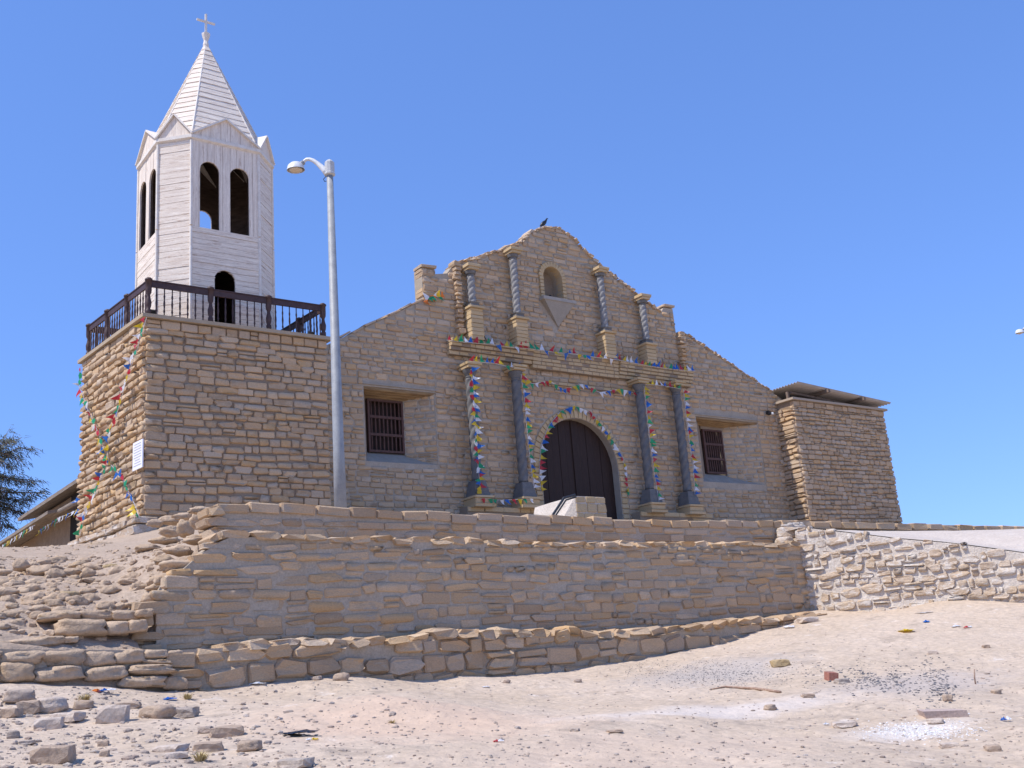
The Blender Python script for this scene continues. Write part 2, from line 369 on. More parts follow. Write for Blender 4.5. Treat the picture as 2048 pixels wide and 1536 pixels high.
# ------------------------------------------------------------------ stone pieces
def stone_mesh(kind, seed):
    rd = random.Random(seed); n = 8
    jit, rnd_, cr, puff = {'block': (.035, .80, .93, .10), 'pillow': (.07, .62, .90, .16), 'rough': (.12, .62, .88, .26), 'brick': (.015, .90, .97, .03)}[kind]
    ex, ez = {'block': (.44, .40), 'pillow': (.40, .30), 'rough': (.36, .27), 'brick': (.485, .46)}[kind]
    pts8 = [(.5, ez), (ex, .5), (-ex, .5), (-.5, ez), (-.5, -ez), (-ex, -.5), (ex, -.5), (.5, -ez)]
    base = [Vector((x+rd.uniform(-jit, jit)*.8, z+rd.uniform(-jit, jit)*(1.6 if kind != 'brick' else .8))) for x, z in pts8]
    vs = []; fs = []
    for y, sc in ((.5, .9), (-.33, 1.0), (-.5+puff*.45, cr)):
        for q in base: vs.append((q.x*(1-(1-sc)*.5), y+rd.uniform(-.04, .04)*(y < 0), q.y*sc))
    for r in range(2):
        for i in range(n): fs.append((r*n+i, r*n+(i+1) % n, (r+1)*n+(i+1) % n, (r+1)*n+i))
    # inner front ring
    for q in base:
        vs.append((q.x*.90+rd.uniform(-.03, .03), -.5+rd.uniform(-puff, puff)*.45, q.y*.76+rd.uniform(-.06, .06)))
    for i in range(n): fs.append((2*n+i, 2*n+(i+1) % n, 3*n+(i+1) % n, 3*n+i))
    fs.append(tuple(3*n+i for i in range(n)))
    me = mesh(vs, fs, 'stone', True)
    bm = bmesh.new(); bm.from_mesh(me); bmesh.ops.recalc_face_normals(bm, faces=bm.faces)
    # open back: make sure front face looks to -y
    bm.faces.ensure_lookup_table()
    if bm.faces[-1].normal.y > 0: bmesh.ops.reverse_faces(bm, faces=bm.faces)
    bm.to_mesh(me); bm.free(); me.polygons.foreach_set('use_smooth', [kind == 'pillow']*len(me.polygons))
    return me
_pools = {}
def pool(kind, m):
    k = (kind, m.name)
    if k not in _pools:
        l = []
        for i in range(24):
            me = stone_mesh(kind, i*13+5); me.materials.append(m); l.append(me)
        _pools[k] = l
    return _pools[k]
def stone_mat4(P, U, N, V, w, d, h):
    return Matrix(((U.x*w, N.x*d, V.x*h, P.x), (U.y*w, N.y*d, V.y*h, P.y), (U.z*w, N.z*d, V.z*h, P.z), (0, 0, 0, 1)))
def scan(poly, z):
    xs = []
    for (x0, z0), (x1, z1) in zip(poly, poly[1:]+poly[:1]):
        if (z0 <= z) != (z1 <= z): xs.append(x0+(z-z0)/(z1-z0)*(x1-x0))
    xs.sort(); return [(xs[i], xs[i+1]) for i in range(0, len(xs)-1, 2)]
def inter(A, B): return [(max(a, c), min(b, d)) for a, b in A for c, d in B if min(b, d) > max(a, c)]
def minus(A, B):
    for c, d in B:
        n = []
        for a, b in A:
            if d <= a or c >= b: n.append((a, b)); continue
            if c > a: n.append((a, c))
            if d < b: n.append((d, b))
        A = n
    return A
def region(outer, holes=(), loose=False):
    def f(za, zb):
        zs = [za+.01, (za+zb)/2, zb-.01] if not loose else [za*.45+zb*.55]*3
        I = scan(outer, zs[1])
        for z in (zs[0], zs[2]):
            J = scan(outer, z); K = inter(I, J)
            if K: I = K
        for h in holes:
            for z in zs: I = minus(I, scan(h, z))
        return I
    return f
def lay(O, U, reg, z0, z1, hs, ws, out, kind='pillow', gap=.02, proud=.05, depth=.2, wav=.02, rnd=None, split=.1, roll=1.5, hgap=None, dz=None, seed=0, sgap=0, ragged=0):
    """courses of stones on a vertical face; out gets (matrix, kind, score)"""
    rd = rnd or random.Random(seed or int(O[0]*100)); O = Vector(O); U = U.normalized(); N = ZZ.cross(U)
    z = z0; c = 0
    while z < z1-.03:
        h = rd.uniform(*hs)
        if z+h > z1-.05: h = z1-z
        for a, b in reg(z, z+h):
            a += rd.uniform(-ragged, ragged*.3); u = a
            while u < b-.04:
                ww = rd.uniform(*ws)
                if rd.random() < .15: ww *= .6
                if b-u-ww < ws[0]*.5: ww = b-u
                dzz = wav*math.sin(u*1.1+c*.7)+wav*.6*math.sin(u*2.7+c*1.9)
                if dz: dzz += dz(u+ww/2)
                bits = [(0, h)]
                if rd.random() < split and h > .15:
                    k = rd.uniform(.4, .6)*h; bits = [(0, k), (k, h)]
                for b0, b1 in bits:
                    hh = b1-b0
                    if rd.random() < sgap and ww > .2: continue
                    pr = proud*rd.uniform(.5, 1.4)
                    P = O+U*(u+ww/2)+ZZ*(z+b0+hh/2+dzz)+N*(depth/2-pr)
                    an = R(rd.uniform(-roll, roll)); V = ZZ*math.cos(an)+U*math.sin(an); U2 = U*math.cos(an)-ZZ*math.sin(an)
                    W_, H_ = max(ww-gap, .04), max(hh-(hgap or gap), .03)
                    vd = (P-EYE).length
                    out.append((stone_mat4(P, U2, N, V, W_, depth, H_), rd.choice(kind) if isinstance(kind, tuple) else kind, W_*H_/vd**2))
                u += ww
        z += h; c += 1
def set_stones(parent, lst, m, name='stone', limit=300, done=0):
    """the largest become parts, the rest one 'stuff' part"""
    rd = random.Random(len(lst)); off = parent_origin(parent)
    order = sorted(range(len(lst)), key=lambda i: -lst[i][2]); k = limit-done
    for i in order[:k]:
        Mx, kind, _ = lst[i]; me = rd.choice(pool(kind, m)); o = new_obj(name, me, parent)
        Mx = Matrix.Translation(-off) @ Mx; o.matrix_basis = Mx
    rest = order[k:]
    if rest:
        V = []; F = []; b = 0
        for i in rest:
            Mx, kind, _ = lst[i]; me = rd.choice(pool(kind, m)); Mt = Matrix.Translation(-off) @ Mx
            V += [tuple(Mt @ v.co) for v in me.vertices]; F += [tuple(j+b for j in p.vertices) for p in me.polygons]; b += len(me.vertices)
        o = new_obj(name, mesh(V, F, name, True), parent, m); o['kind'] = 'stuff'
    return min(len(lst), k)
X = Vector((1, 0, 0)); Yv = Vector((0, 1, 0))
def rect(a, b, c, d): return [(a, c), (b, c), (b, d), (a, d)]

# ------------------------------------------------------------------ stone tower
YT = 27.0
TA = Vector((8.08, YT, 6.0)); TB = Vector((13.3, YT, 6.0)); TD = Vector((7.64, 31.6, 6.0)); TC = Vector((13.0, 31.6, 6.0))
tower = thing('stone_tower', 'square tan stone tower base under the white wooden belfry', 'tower', (10.5, 29.3, 6.0))
mb = MB()
cs = [TA+Vector((.03, .03, 0)), TB+Vector((-.03, .03, 0)), TC, TD+Vector((.03, 0, 0))]
mb.add([Vector((q.x, q.y, 5.0)) for q in cs]+[Vector((q.x, q.y, 11.28)) for q in cs], [(3, 2, 1, 0), (4, 5, 6, 7), (0, 1, 5, 4), (1, 2, 6, 5), (2, 3, 7, 6), (3, 0, 4, 7)])
mb.build('wall', m_mortar, tower)
st = []
WF = (TB-TA).length; WL = (TA-TD).length
lay(TA, X, region(rect(0, WF, -1, 5.02)), -.75, 5.02-.0, (.17, .235), (.3, .62), st, ('pillow', 'block', 'rough'), gap=.022, proud=.03, depth=.22, seed=3, wav=.03, split=.03, roll=2)
lay(TD, (TA-TD), region(rect(0, WL, -1, 5.02)), -.75, 5.02, (.17, .235), (.3, .6), st, ('rough', 'block', 'rough'), gap=.03, proud=.06, depth=.3, seed=3, wav=.03, split=.04, roll=3)
hd = []
lay(TA, X, region(rect(0, WF, 5.02, 5.27)), 5.02, 5.27, (.25, .25), (.35, .6), hd, 'block', gap=.02, proud=.055, depth=.22, seed=9, wav=0)
lay(TD, (TA-TD), region(rect(0, WL, 5.02, 5.27)), 5.02, 5.27, (.25, .25), (.35, .6), hd, 'block', gap=.02, proud=.06, depth=.22, seed=8, wav=0)
st += hd
set_stones(tower, st, m_tower)
mb = MB()   # coping slab
oh = .14
mb.add([(TA.x-oh, TA.y-oh, 11.28), (TB.x+oh, TB.y-oh, 11.28), (TC.x+oh, TC.y+oh, 11.28), (TD.x-oh, TD.y+oh, 11.28),
        (TA.x-oh, TA.y-oh, 11.38), (TB.x+oh, TB.y-oh, 11.38), (TC.x+oh, TC.y+oh, 11.38), (TD.x-oh, TD.y+oh, 11.38)],
       [(3, 2, 1, 0), (4, 5, 6, 7), (0, 1, 5, 4), (1, 2, 6, 5), (2, 3, 7, 6), (3, 0, 4, 7)])
mb.build('coping_slab', mat('coping', (.46, .36, .25), var=(.40, .31, .21), bump=.4), tower)
# plinth courses at the foot of the left face
pl = []
Lm = (TA-TD).normalized(); Nl = ZZ.cross(Lm)
lay(TD-Nl*.22-Lm*.1, Lm, region(rect(0, WL+.3, -1.1, .0)), -1.05, -.02, (.26, .34), (.5, .95), pl, 'block', gap=.03, proud=.06, depth=.6, seed=4, split=0)
set_stones(tower, pl, m_lit, 'plinth_stone')
sg = MB(); sp_ = []
nL = Nl
q0 = atp(267, 891, TA-nL*.14, nL); q1 = atp(285.5, 930, TA-nL*.14, nL)
mid = (q0+q1)/2; wS = abs((q1-q0).dot(Lm)); hS = abs(q1.z-q0.z)+.1
sign = thing('notice_board', 'small white notice board with faint lines of text near the tower corner', 'sign', mid)
FR3 = Matrix((Lm, nL, ZZ)).transposed()
MB().box(mid, (wS, .03, hS), FR3).build('panel', m_paper, sign)
tx = MB(); rd = random.Random(5)
for i in range(9):
    L_ = wS*rd.uniform(.5, .8); tx.box(mid-nL*.018+ZZ*(hS*.4-i*hS*.095), (L_, .004, hS*.022), FR3)
o = tx.build('lettering', m_print, sign)

# ------------------------------------------------------------------ balustrade on the tower
bal = thing('balustrade', 'dark brown turned wooden balustrade round the top of the stone tower', 'railing', (10.5, 29.3, 11.38))
BA = Vector((8.14, 27.05, 11.38)); BB = Vector((13.24, 27.05, 11.38)); BC = Vector((12.95, 31.4, 11.38)); BD = Vector((7.72, 31.4, 11.38))
boff = Vector((10.5, 29.3, 11.38))
post_me = MB().lathe((0, 0, 0), [(.075, 0), (.075, .16), (.05, .19), (.075, .26), (.085, .38), (.055, .5), (.045, .58), (.08, .66), (.085, .74), (.085, .98), (.105, .99), (.105, 1.03), (.06, 1.07)], 10)
me_post = mesh(post_me.v, post_me.f, 'post', True); me_post.materials.append(m_rail)
b_ = MB().lathe((0, 0, 0), [(.017, 0), (.017, .12), (.030, .17), (.018, .24), (.030, .38), (.018, .52), (.028, .60), (.017, .66), (.017, .82)], 6)
me_bal = mesh(b_.v, b_.f, 'baluster', True); me_bal.materials.append(m_rail)
def put(name, me, par, P):
    return new_obj(name, me, par, loc=Vector(P)-parent_origin(par))
for P0, P1, nb in ((BA, BB, 3), (BB, BC, 3), (BC, BD, 3), (BD, BA, 3)):
    for i in range(nb):
        a = P0.lerp(P1, i/nb); b = P0.lerp(P1, (i+1)/nb)
        put('post', me_post, bal, a)
        n = 8 if P0 is BA or P0 is BC else 8
        for k in range(1, n): put('baluster', me_bal, bal, a.lerp(b, k/n))
        d = (b-a); L_ = d.length-.14; d.normalize(); FR = Matrix((d, ZZ.cross(d), ZZ)).transposed()
        MB().box((a+b)/2+ZZ*.90, (L_, .05, .17), FR).build('rail', m_rail, bal)
        MB().box((a+b)/2+ZZ*.995, (L_, .09, .03), FR).build('rail_cap', m_rail, bal)
for lx, ly, lab in ((8.3, 27.2, 'small dark floodlight at the foot of the tower corner post'), (12.95, 27.3, 'small dark floodlight inside the right end of the balustrade')):
    fl = thing('floodlight', lab, 'floodlight', (lx, ly, 11.38))
    MB().box((lx, ly, 11.53), (.16, .12, .16), Matrix.Rotation(.5, 3, 'X')).build('housing', m_black, fl)
    MB().tube([(lx-.1, ly, 11.39), (lx-.1, ly, 11.55), (lx+.1, ly, 11.55), (lx+.1, ly, 11.39)], .012, 5).build('bracket', m_black, fl)

# ------------------------------------------------------------------ wooden belfry
bel = thing('wooden_belfry', 'white weathered timber belfry with arched openings and pointed spire', 'belfry', (10.6, 29.56, 11.38))
cx, cy, hx_, hy_, ch = 10.6, 29.56, 1.75, 1.66, .73
def octp(ex=0, sc=1.0):
    a, b, c = (hx_+ex)*sc, (hy_+ex)*sc, (ch+ex*.58)*sc
    return [Vector((cx+p, cy+q, 0)) for p, q in ((-a+c, -b), (a-c, -b), (a, -b+c), (a, b-c), (a-c, b), (-a+c, b), (-a, b-c), (-a, -b+c))]
OP = octp(); Z0, ZB, ZT = 11.38, 14.58, 17.42
def arch(x0, x1, zs, ztop, n=14):
    r = (x1-x0)/2; zc = ztop-r; c = (x0+x1)/2
    return [(x0, zs), (x1, zs)]+[(c+r*math.cos(math.pi*i/n), zc+r*math.sin(math.pi*i/n)) for i in range(n+1)]
def board_cut(x0, x1, z0, z1, holes):
    """axis-aligned board with arched holes cut out, as a list of polygons"""
    xs = {x0, x1}
    for h in holes:
        a = min(p[0] for p in h); b = max(p[0] for p in h)
        n = 8
        for i in range(n+1):
            q = a+(b-a)*(.5-.5*math.cos(math.pi*i/n))
            if x0 < q < x1: xs.add(q)
    xs = sorted(xs); out = []
    for u0, u1 in zip(xs, xs[1:]):
        um = (u0+u1)/2; segs = [(z0, z0, z1, z1)]
        for h in holes:
            a = min(p[0] for p in h); b = max(p[0] for p in h); zl = min(p[1] for p in h); zt = max(p[1] for p in h)
            if a < um < b:
                r = (b-a)/2; c = (a+b)/2; zc = zt-r
                tl = zc+math.sqrt(max(r*r-(u0-c)**2, 0)); tr = zc+math.sqrt(max(r*r-(u1-c)**2, 0)); nn = []
                for lb, rb, lt, rtt in segs:
                    if zl > lb+.001: nn.append((lb, rb, min(zl, lt), min(zl, rtt)))
                    if max(tl, tr) < lt-.001 or min(tl, tr) < lt-.001: nn.append((max(min(tl, lt), lb), max(min(tr, rtt), rb), lt, rtt))
                segs = [s_ for s_ in nn if s_[2]-s_[0] > .002 or s_[3]-s_[1] > .002]
        for lb, rb, lt, rtt in segs: out.append([(u0, lb), (u1, rb), (u1, rtt), (u0, lt)])
    return out
rd = random.Random(21)
def boards(P0, P1, z0, z1, holes, vertical, step, m, name='board'):
    U = (P1-P0); W = U.length; U.normalize(); N = ZZ.cross(U)
    k = 0.0; tot = W if vertical else z1-z0
    while k < tot-.01:
        s_ = min(step*rd.uniform(.85, 1.15), tot-k)
        if tot-k-s_ < step*.4: s_ = tot-k
        g = .005; jut = rd.uniform(0, .016)
        if vertical: polys = board_cut(k+g, k+s_-g, z0, z1, holes)
        else: polys = board_cut(0, W, z0+k+g, z0+k+s_-g, holes)
        comps = []
        for p in polys:
            hitc = [c for c in comps if any(abs(q[1][0]-p[0][0]) < 1e-6 and min(q[2][1], p[3][1])-max(q[1][1], p[0][1]) > .002 for q in c)]
            for c in hitc: comps.remove(c)
            comps.append([p]+[q for c in hitc for q in c])
        for comp in comps:
            mb = MB()
            for p in comp: mb.prism(p, Vector((P0.x, P0.y, 0))-N*(.02+jut), U, ZZ, N, .05)
            mb.build(name, m, bel)
        k += s_
cornT = 17.32
for i in range(8):
    P0, P1 = OP[i], OP[(i+1) % 8]; W = (P1-P0).length; U = (P1-P0).normalized(); N = ZZ.cross(U); lng = i % 2 == 0
    holes = []
    if lng:
        wA = .6; mL = (W-.30)/2
        if i == 0: holes = [arch(.24, .83, ZB, 16.72), arch(1.16, 1.75, ZB, 16.72)]
        else:
            mid_ = W/2; holes = [arch(mid_-.78, mid_-.16, ZB, 16.72), arch(mid_+.16, mid_+.78, ZB, 16.72)]
        boards(P0, P1, ZB, cornT, holes, True, .235, m_bv)
    else: boards(P0, P1, ZB, cornT, [], False, .2, m_bh)
    lowh = [arch(.68, 1.30, Z0, 13.36)] if i == 0 else []
    boards(P0, P1, Z0, ZB-.0, lowh, False, .175, m_bh)
    # inner lining
    ln = slab(rect(0, W, Z0, 17.5), holes+[[(x, z+.001 if z == Z0 else z) for x, z in h] for h in lowh], .04, 'lining')
    o = new_obj('lining', ln, bel, m_inner)
    Mx = Matrix(((U.x, N.x, 0, P0.x), (U.y, N.y, 0, P0.y), (0, 0, 1, 0), (0, 0, 0, 1)))
    Mx = Matrix.Translation(Vector((0, 0, 0))-parent_origin(bel)) @ Matrix.Translation(N*.034) @ Mx
    o.matrix_basis = Mx
    # corner batten
    mb = MB(); q = P0+(P0-Vector((cx, cy, 0))).normalized()*.035
    mb.lathe((q.x, q.y, 0), [(.045, Z0), (.045, ZB-.02)], 6); mb.build('corner_batten', m_btrim, bel)
    mb = MB(); mb.lathe((q.x, q.y, 0), [(.045, ZB+.02), (.045, ZT-.12)], 6); mb.build('corner_batten', m_btrim, bel)
MB().add([tuple(p)[:2]+(Z0+.02,) for p in octp(-.05)]+[tuple(p)[:2]+(Z0+.06,) for p in octp(-.05)], [tuple(range(8))[::-1], tuple(range(8, 16))]).build('floor', m_inner, bel)
mb = MB(); mb.add([tuple(p)[:2]+(ZB-.15,) for p in octp(-.1)]+[tuple(p)[:2]+(ZB-.05,) for p in octp(-.1)], [tuple(range(8))[::-1], tuple(range(8, 16))]); mb.build('upper_floor', m_inner, bel)
# cornice
CO = octp(.10); CI = octp(.0)
for i in range(8):
    a, b = CO[i], CO[(i+1) % 8]; c, d = CI[(i+1) % 8], CI[i]
    MB().add([(a.x, a.y, ZT-.05), (b.x, b.y, ZT-.05), (c.x, c.y, ZT-.11), (d.x, d.y, ZT-.11), (a.x, a.y, ZT+.05), (b.x, b.y, ZT+.05), (c.x, c.y, ZT+.05), (d.x, d.y, ZT+.05)],
             [(3, 2, 1, 0), (4, 5, 6, 7), (0, 1, 5, 4), (1, 2, 6, 5), (2, 3, 7, 6), (3, 0, 4, 7)]).build('cornice', m_btrim, bel)
# gablets: boarded triangle, two raking strips, little roof running back into the spire
APX = Vector((cx, cy, 21.85)); SB = octp(.02)
for i in range(8):
    a, b = CO[i], CO[(i+1) % 8]; W = (b-a).length; U = (b-a).normalized(); N = ZZ.cross(U)
    hg = .72 if i % 2 == 0 else .70
    nb = 7 if i % 2 == 0 else 4
    for k in range(nb):
        u0, u1 = W*k/nb+.004, W*(k+1)/nb-.004
        f = lambda u: hg*(1-abs(u-W/2)/(W/2))
        poly = [(u0, 0), (u1, 0), (u1, f(u1))]+([(W/2, hg)] if u0 < W/2 < u1 else [])+[(u0, f(u0))]
        if i % 2 == 0: MB().prism(poly, Vector((a.x, a.y, ZT+.055))+N*.05, U, ZZ, N, .03).build('gable_board', m_bv, bel)
    if i % 2: MB().prism([(0.02, 0), (W-.02, 0), (W/2, hg-.02)], Vector((a.x, a.y, ZT+.055))+N*.05, U, ZZ, N, .03).build('gable_board', m_bv, bel)
    ap = Vector((a.x, a.y, ZT+.05))+U*(W/2)+ZZ*hg
    back = ap+N*(.95 if i % 2 == 0 else .75)+ZZ*.0
    A = Vector((a.x, a.y, ZT+.05)); B = Vector((b.x, b.y, ZT+.05))
    for P, Q in ((A, 'rake_board'), (B, 'rake_board')):
        d = (ap-P); n2 = N.cross(d.normalized()); n2 = n2 if n2.z > 0 else -n2
        v = [P-N*.03, ap-N*.03, ap-N*.03+n2*.05, P-N*.03+n2*.05]; v2 = [q+N*.09 for q in v]
        MB().add(v+v2, [(0, 1, 2, 3), (7, 6, 5, 4), (0, 4, 5, 1), (1, 5, 6, 2), (2, 6, 7, 3), (3, 7, 4, 0)]).build(Q, m_btrim, bel)
        inn = P+N*.12
        v = [P+n2*.02+N*.05, ap+n2*.02+N*.05, back+n2*.0]; v2 = [q+n2*.025 for q in v]
        MB().add(v+v2, [(0, 1, 2), (5, 4, 3), (0, 3, 4, 1), (1, 4, 5, 2), (2, 5, 3, 0)]).build('gable_roof', m_btrim, bel)
# spire
core = MB()
rows = 19
for i in range(8):
    a, b = SB[i], SB[(i+1) % 8]
    A = Vector((a.x, a.y, ZT+.03)); B = Vector((b.x, b.y, ZT+.03)); Nn = ZZ.cross((B-A).normalized())
    for k in range(rows):
        t0, t1 = (k/rows)*.965, ((k+1)/rows)*.965
        j = .012*rd.random()
        o0 = -Nn*(.026+j)-ZZ*0; o1 = -Nn*(.012+j*.3)
        v = [A.lerp(APX, t0)+o0, B.lerp(APX, t0)+o0, B.lerp(APX, t1-.001)+o1, A.lerp(APX, t1-.001)+o1]
        v2 = [q+Nn*.03 for q in v]
        MB().add(v+v2, [(0, 1, 2, 3), (7, 6, 5, 4), (0, 4, 5, 1), (1, 5, 6, 2), (2, 6, 7, 3), (3, 7, 4, 0)]).build('roof_board', m_bh, bel)
    MB().tube([A+(A-APX.xy.to_3d()-ZZ*A.z).normalized()*.02, A.lerp(APX, .97)], [.03, .022], 5).build('hip_batten', m_btrim, bel)
    core.add([A+Nn*.05, B+Nn*.05, APX-ZZ*.2], [(0, 1, 2)])
core.build('spire_lining', m_inner, bel)
mb = MB(); mb.lathe((cx, cy, 0), [(.07, 21.5), (.10, 21.75), (.07, 21.9), (.13, 22.1), (.14, 22.16), (.06, 22.2)], 8); mb.build('finial', m_btrim, bel)
cross = tag(MB().box((cx, cy, 22.53), (.06, .06, .74)).box((cx, cy, 22.62), (.6, .055, .06)).build('cross', m_btrim, None), 'small pale cross on the tip of the belfry spire', 'cross')

# ------------------------------------------------------------------ church facade
YF = 28.2
ch_ = thing('church', 'tan stone church facade with curved gable, twisted columns and arched dark door', 'church', (24, YF, 6.15))
outl = [(13.3, 5.9), (13.3, 11.25), (14.53, 11.93), (17.45, 13.55), (17.45, 14.70), (17.98, 14.70), (17.98, 14.56), (18.45, 14.66), (18.69, 14.97), (20.1, 15.60), (21.43, 16.20), (21.8, 16.50), (22.3, 16.93), (22.88, 17.16),
        (23.4, 17.22), (23.81, 17.13), (24.2, 16.92), (24.6, 16.62), (25.27, 16.14), (26.2, 15.62), (27.17, 15.14), (28.28, 14.60), (28.5, 14.86), (28.98, 14.86), (28.98, 13.0), (29.0, 13.82), (29.3, 13.95), (29.64, 13.82), (31.9, 12.86), (34.26, 11.91), (34.9, 11.62), (34.9, 5.9)]
outl = [p for p in outl if p != (28.98, 13.0)]
YG = YF+.62
def window_box(gx0, gy0, gx1, gy1, oxr, otop, obot):
    a = at(gx0, gy0, YG); b = at(gx1, gy1, YG)
    xr = at(oxr, (gy0+gy1)/2, YF).x; zt = at((gx0+gx1)/2, otop, YF).z; zb = at((gx0+oxr)/2, obot, YF).z
    return dict(g=(a.x, b.x, b.z, a.z), o=(at(gx0-3, (gy0+gy1)/2, YF).x, xr, zb, zt))
w1 = window_box(733, 797, 809, 908, 872, 776, 926)
w2 = window_box(1403, 858, 1453, 949, 1522, 836, 966)
dxl = at(1083, 960, YF).x; dxr = at(1234, 1020, YF+.28).x; dzt = at(1142, 835, YF).z
door_h = arch(dxl, dxr, 6.1, dzt, 24)
nc = at(1106, 590, YF); niche_h = arch(at(1087, 590, YF).x, at(1124, 590, YF).x, at(1105, 600, YF).z, at(1107, 536, YF).z, 14)
holes = [rect(*w['o']) for w in (w1, w2)]+[door_h, niche_h]
o = new_obj('wall', slab(outl, holes, .5), ch_, m_mortar_g); o.location = Vector((0, YF+.0, 0))-parent_origin(ch_)
fs_ = []
blk = [rect(w['o'][0]-.03, w['o'][1]+.03, w['o'][2]-.1, w['o'][3]+.12) for w in (w1, w2)]
dk = [(x+(.32 if x > (dxl+dxr)/2 else -.32) if z < dzt-1.8 else (dxl+dxr)/2+(x-(dxl+dxr)/2)*1.18, z if z < dzt-1.8 else dzt-1.75+(z-dzt+1.75)*1.16) for x, z in door_h]
nk = arch(niche_h[0][0]-.16, niche_h[1][0]+.16, niche_h[0][1]-.15, max(p[1] for p in niche_h)+.16, 14)
ctri = [(at(1087, 600, YF-.2).x-.1, niche_h[0][1]-.15), (at(1087, 600, YF-.2).x+1.35, niche_h[0][1]-.15), (at(1112, 650, YF-.1).x, niche_h[0][1]-1.15)]
lay((0, YF, 0), X, region(outl, blk+[dk, nk, ctri]), 6.0, 17.3, (.16, .23), (.26, .6), fs_, ('block', 'block', 'pillow', 'rough'), gap=.03, hgap=.03, proud=.036, depth=.18, seed=11, wav=.022, split=.06, roll=1.5)
# coping stones along the stepped and curved gable
def rim(path, out, wst, th, kind='rough', Y=YF, dep=.55, proud=.1, tilt=0.):
    rd = random.Random(len(path)); carry = 0
    for (x0, z0), (x1, z1) in zip(path, path[1:]):
        L_ = math.hypot(x1-x0, z1-z0); n = max(1, round(L_/wst)); U = Vector((x1-x0, 0, z1-z0)).normalized(); V = Vector((-U.z, 0, U.x)); V = V if V.z > 0 else -V
        for k in range(n):
            P = Vector((x0, 0, z0)).lerp(Vector((x1, 0, z1)), (k+.5)/n)+V*rd.uniform(-.02, .03)
            an = R(rd.uniform(-3, 3)); U2 = U*math.cos(an)+V*math.sin(an); V2 = V*math.cos(an)-U*math.sin(an)
            P.y = Y-proud+dep/2
            out.append((stone_mat4(P, U2, Yv, V2, L_/n*.95, dep, th*rd.uniform(.85, 1.2)), kind, .001))
cp = []
rim([(14.3, 11.84), (17.45, 13.58)], cp, .5, .07, 'block', proud=.05)
rim([(18.69, 15.0), (20.1, 15.62), (21.43, 16.22), (21.8, 16.52), (22.3, 16.95), (22.88, 17.18), (23.4, 17.25), (23.81, 17.15), (24.2, 16.95), (24.6, 16.64), (25.27, 16.16), (26.2, 15.64), (27.17, 15.16), (28.28, 14.63)], cp, .24, .12, proud=.08)
rim([(29.2, 13.93), (29.64, 13.85), (31.9, 12.88), (34.26, 11.93)], cp, .24, .09, proud=.06)
rim([(17.38, 14.75), (18.02, 14.75)], cp, .7, .11, 'brick', proud=.08)
rim([(28.42, 14.92), (29.08, 14.92)], cp, .66, .10, 'block', proud=.10)
n_ = set_stones(ch_, cp, mat('coping_rubble', TAN[1], rnd=TAN, var=(.55, .48, .40), noise_scale=4, bump=.8, bump_scale=20), 'coping_stone')
# raised central plane of the upper gable and its little left-hand pier, quoins catching the sun
qs = []
def quoin(x, z0, z1, Y, w_=.34, d_=.5, h_=(.13, .2), out=qs, kind='rough', seed=1):
    rd = random.Random(seed); z = z0
    while z < z1:
        h = rd.uniform(*h_); 
        P = Vector((x+w_/2+rd.uniform(-.03, .03), Y+d_/2+rd.uniform(-.03, .02), z+h/2))
        out.append((stone_mat4(P, X, Yv, ZZ, w_*rd.uniform(.85, 1.1), d_, h*.93), kind, .01)); z += h
quoin(18.64, 12.5, 14.95, YF-.20, .26, .36, seed=2)
quoin(17.45, 13.55, 14.66, YF-.03, .46, .45, kind='block', seed=3)
quoin(28.98, 12.4, 13.85, YF-.22, .32, .5, seed=4)
set_stones(ch_, qs, m_tower, 'quoin_stone')
gs = []
gpoly = [p for p in outl if 18.69 <= p[0] <= 28.3 and p[1] > 12]; gpoly = [(18.75, 12.45)]+gpoly+[(28.3, 12.45)]
# cornice: stepped courses of thin cornice stones
bs = []
CZ = [12.02, 12.14, 12.26, 12.38, 12.50]
def course(x0, x1, z0, z1, pr, ws=(.32, .42), Y=YF, kind='brick', out=bs, seed=0):
    lay((0, Y-pr+.03, 0), X, region(rect(x0, x1, z0, z1)), z0, z1, (z1-z0, z1-z0), ws, out, kind, gap=.018, proud=.03, depth=.35, wav=0, split=0, roll=.2, sgap=0, seed=seed or int(z0*100+x0))
xa, xb, xc, xd = at(905, 690, YF-.4).x, at(1070, 710, YF-.4).x, at(1243, 735, YF-.4).x, at(1388, 745, YF-.4).x
def band(x0, x1, steps):
    for z0, z1, pr in steps:
        MB().box(((x0+x1)/2, YF-pr/2+.05, (z0+z1)/2), (x1-x0-.05, pr+.08, z1-z0-.004)).build('cornice_core', m_mortar, ch_)
        course(x0, x1, z0, z1, pr)
ztop = at(903, 673, YF-.42).z
band(xa, xb, [(ztop-.13, ztop, .42), (ztop-.26, ztop-.13, .36), (ztop-.38, ztop-.26, .28), (ztop-.52, ztop-.38, .2)])
band(xb, xc, [(ztop-.13*k-.13, ztop-.13*k, .30-.02*k) for k in range(5)])
band(xc, xd, [(ztop-.13, ztop, .40), (ztop-.25, ztop-.13, .38), (ztop-.37, ztop-.25, .33), (ztop-.49, ztop-.37, .27), (ztop-.62, ztop-.49, .2)])
band(xb, xc, [(ztop-1.15, ztop-1.03, .14)])
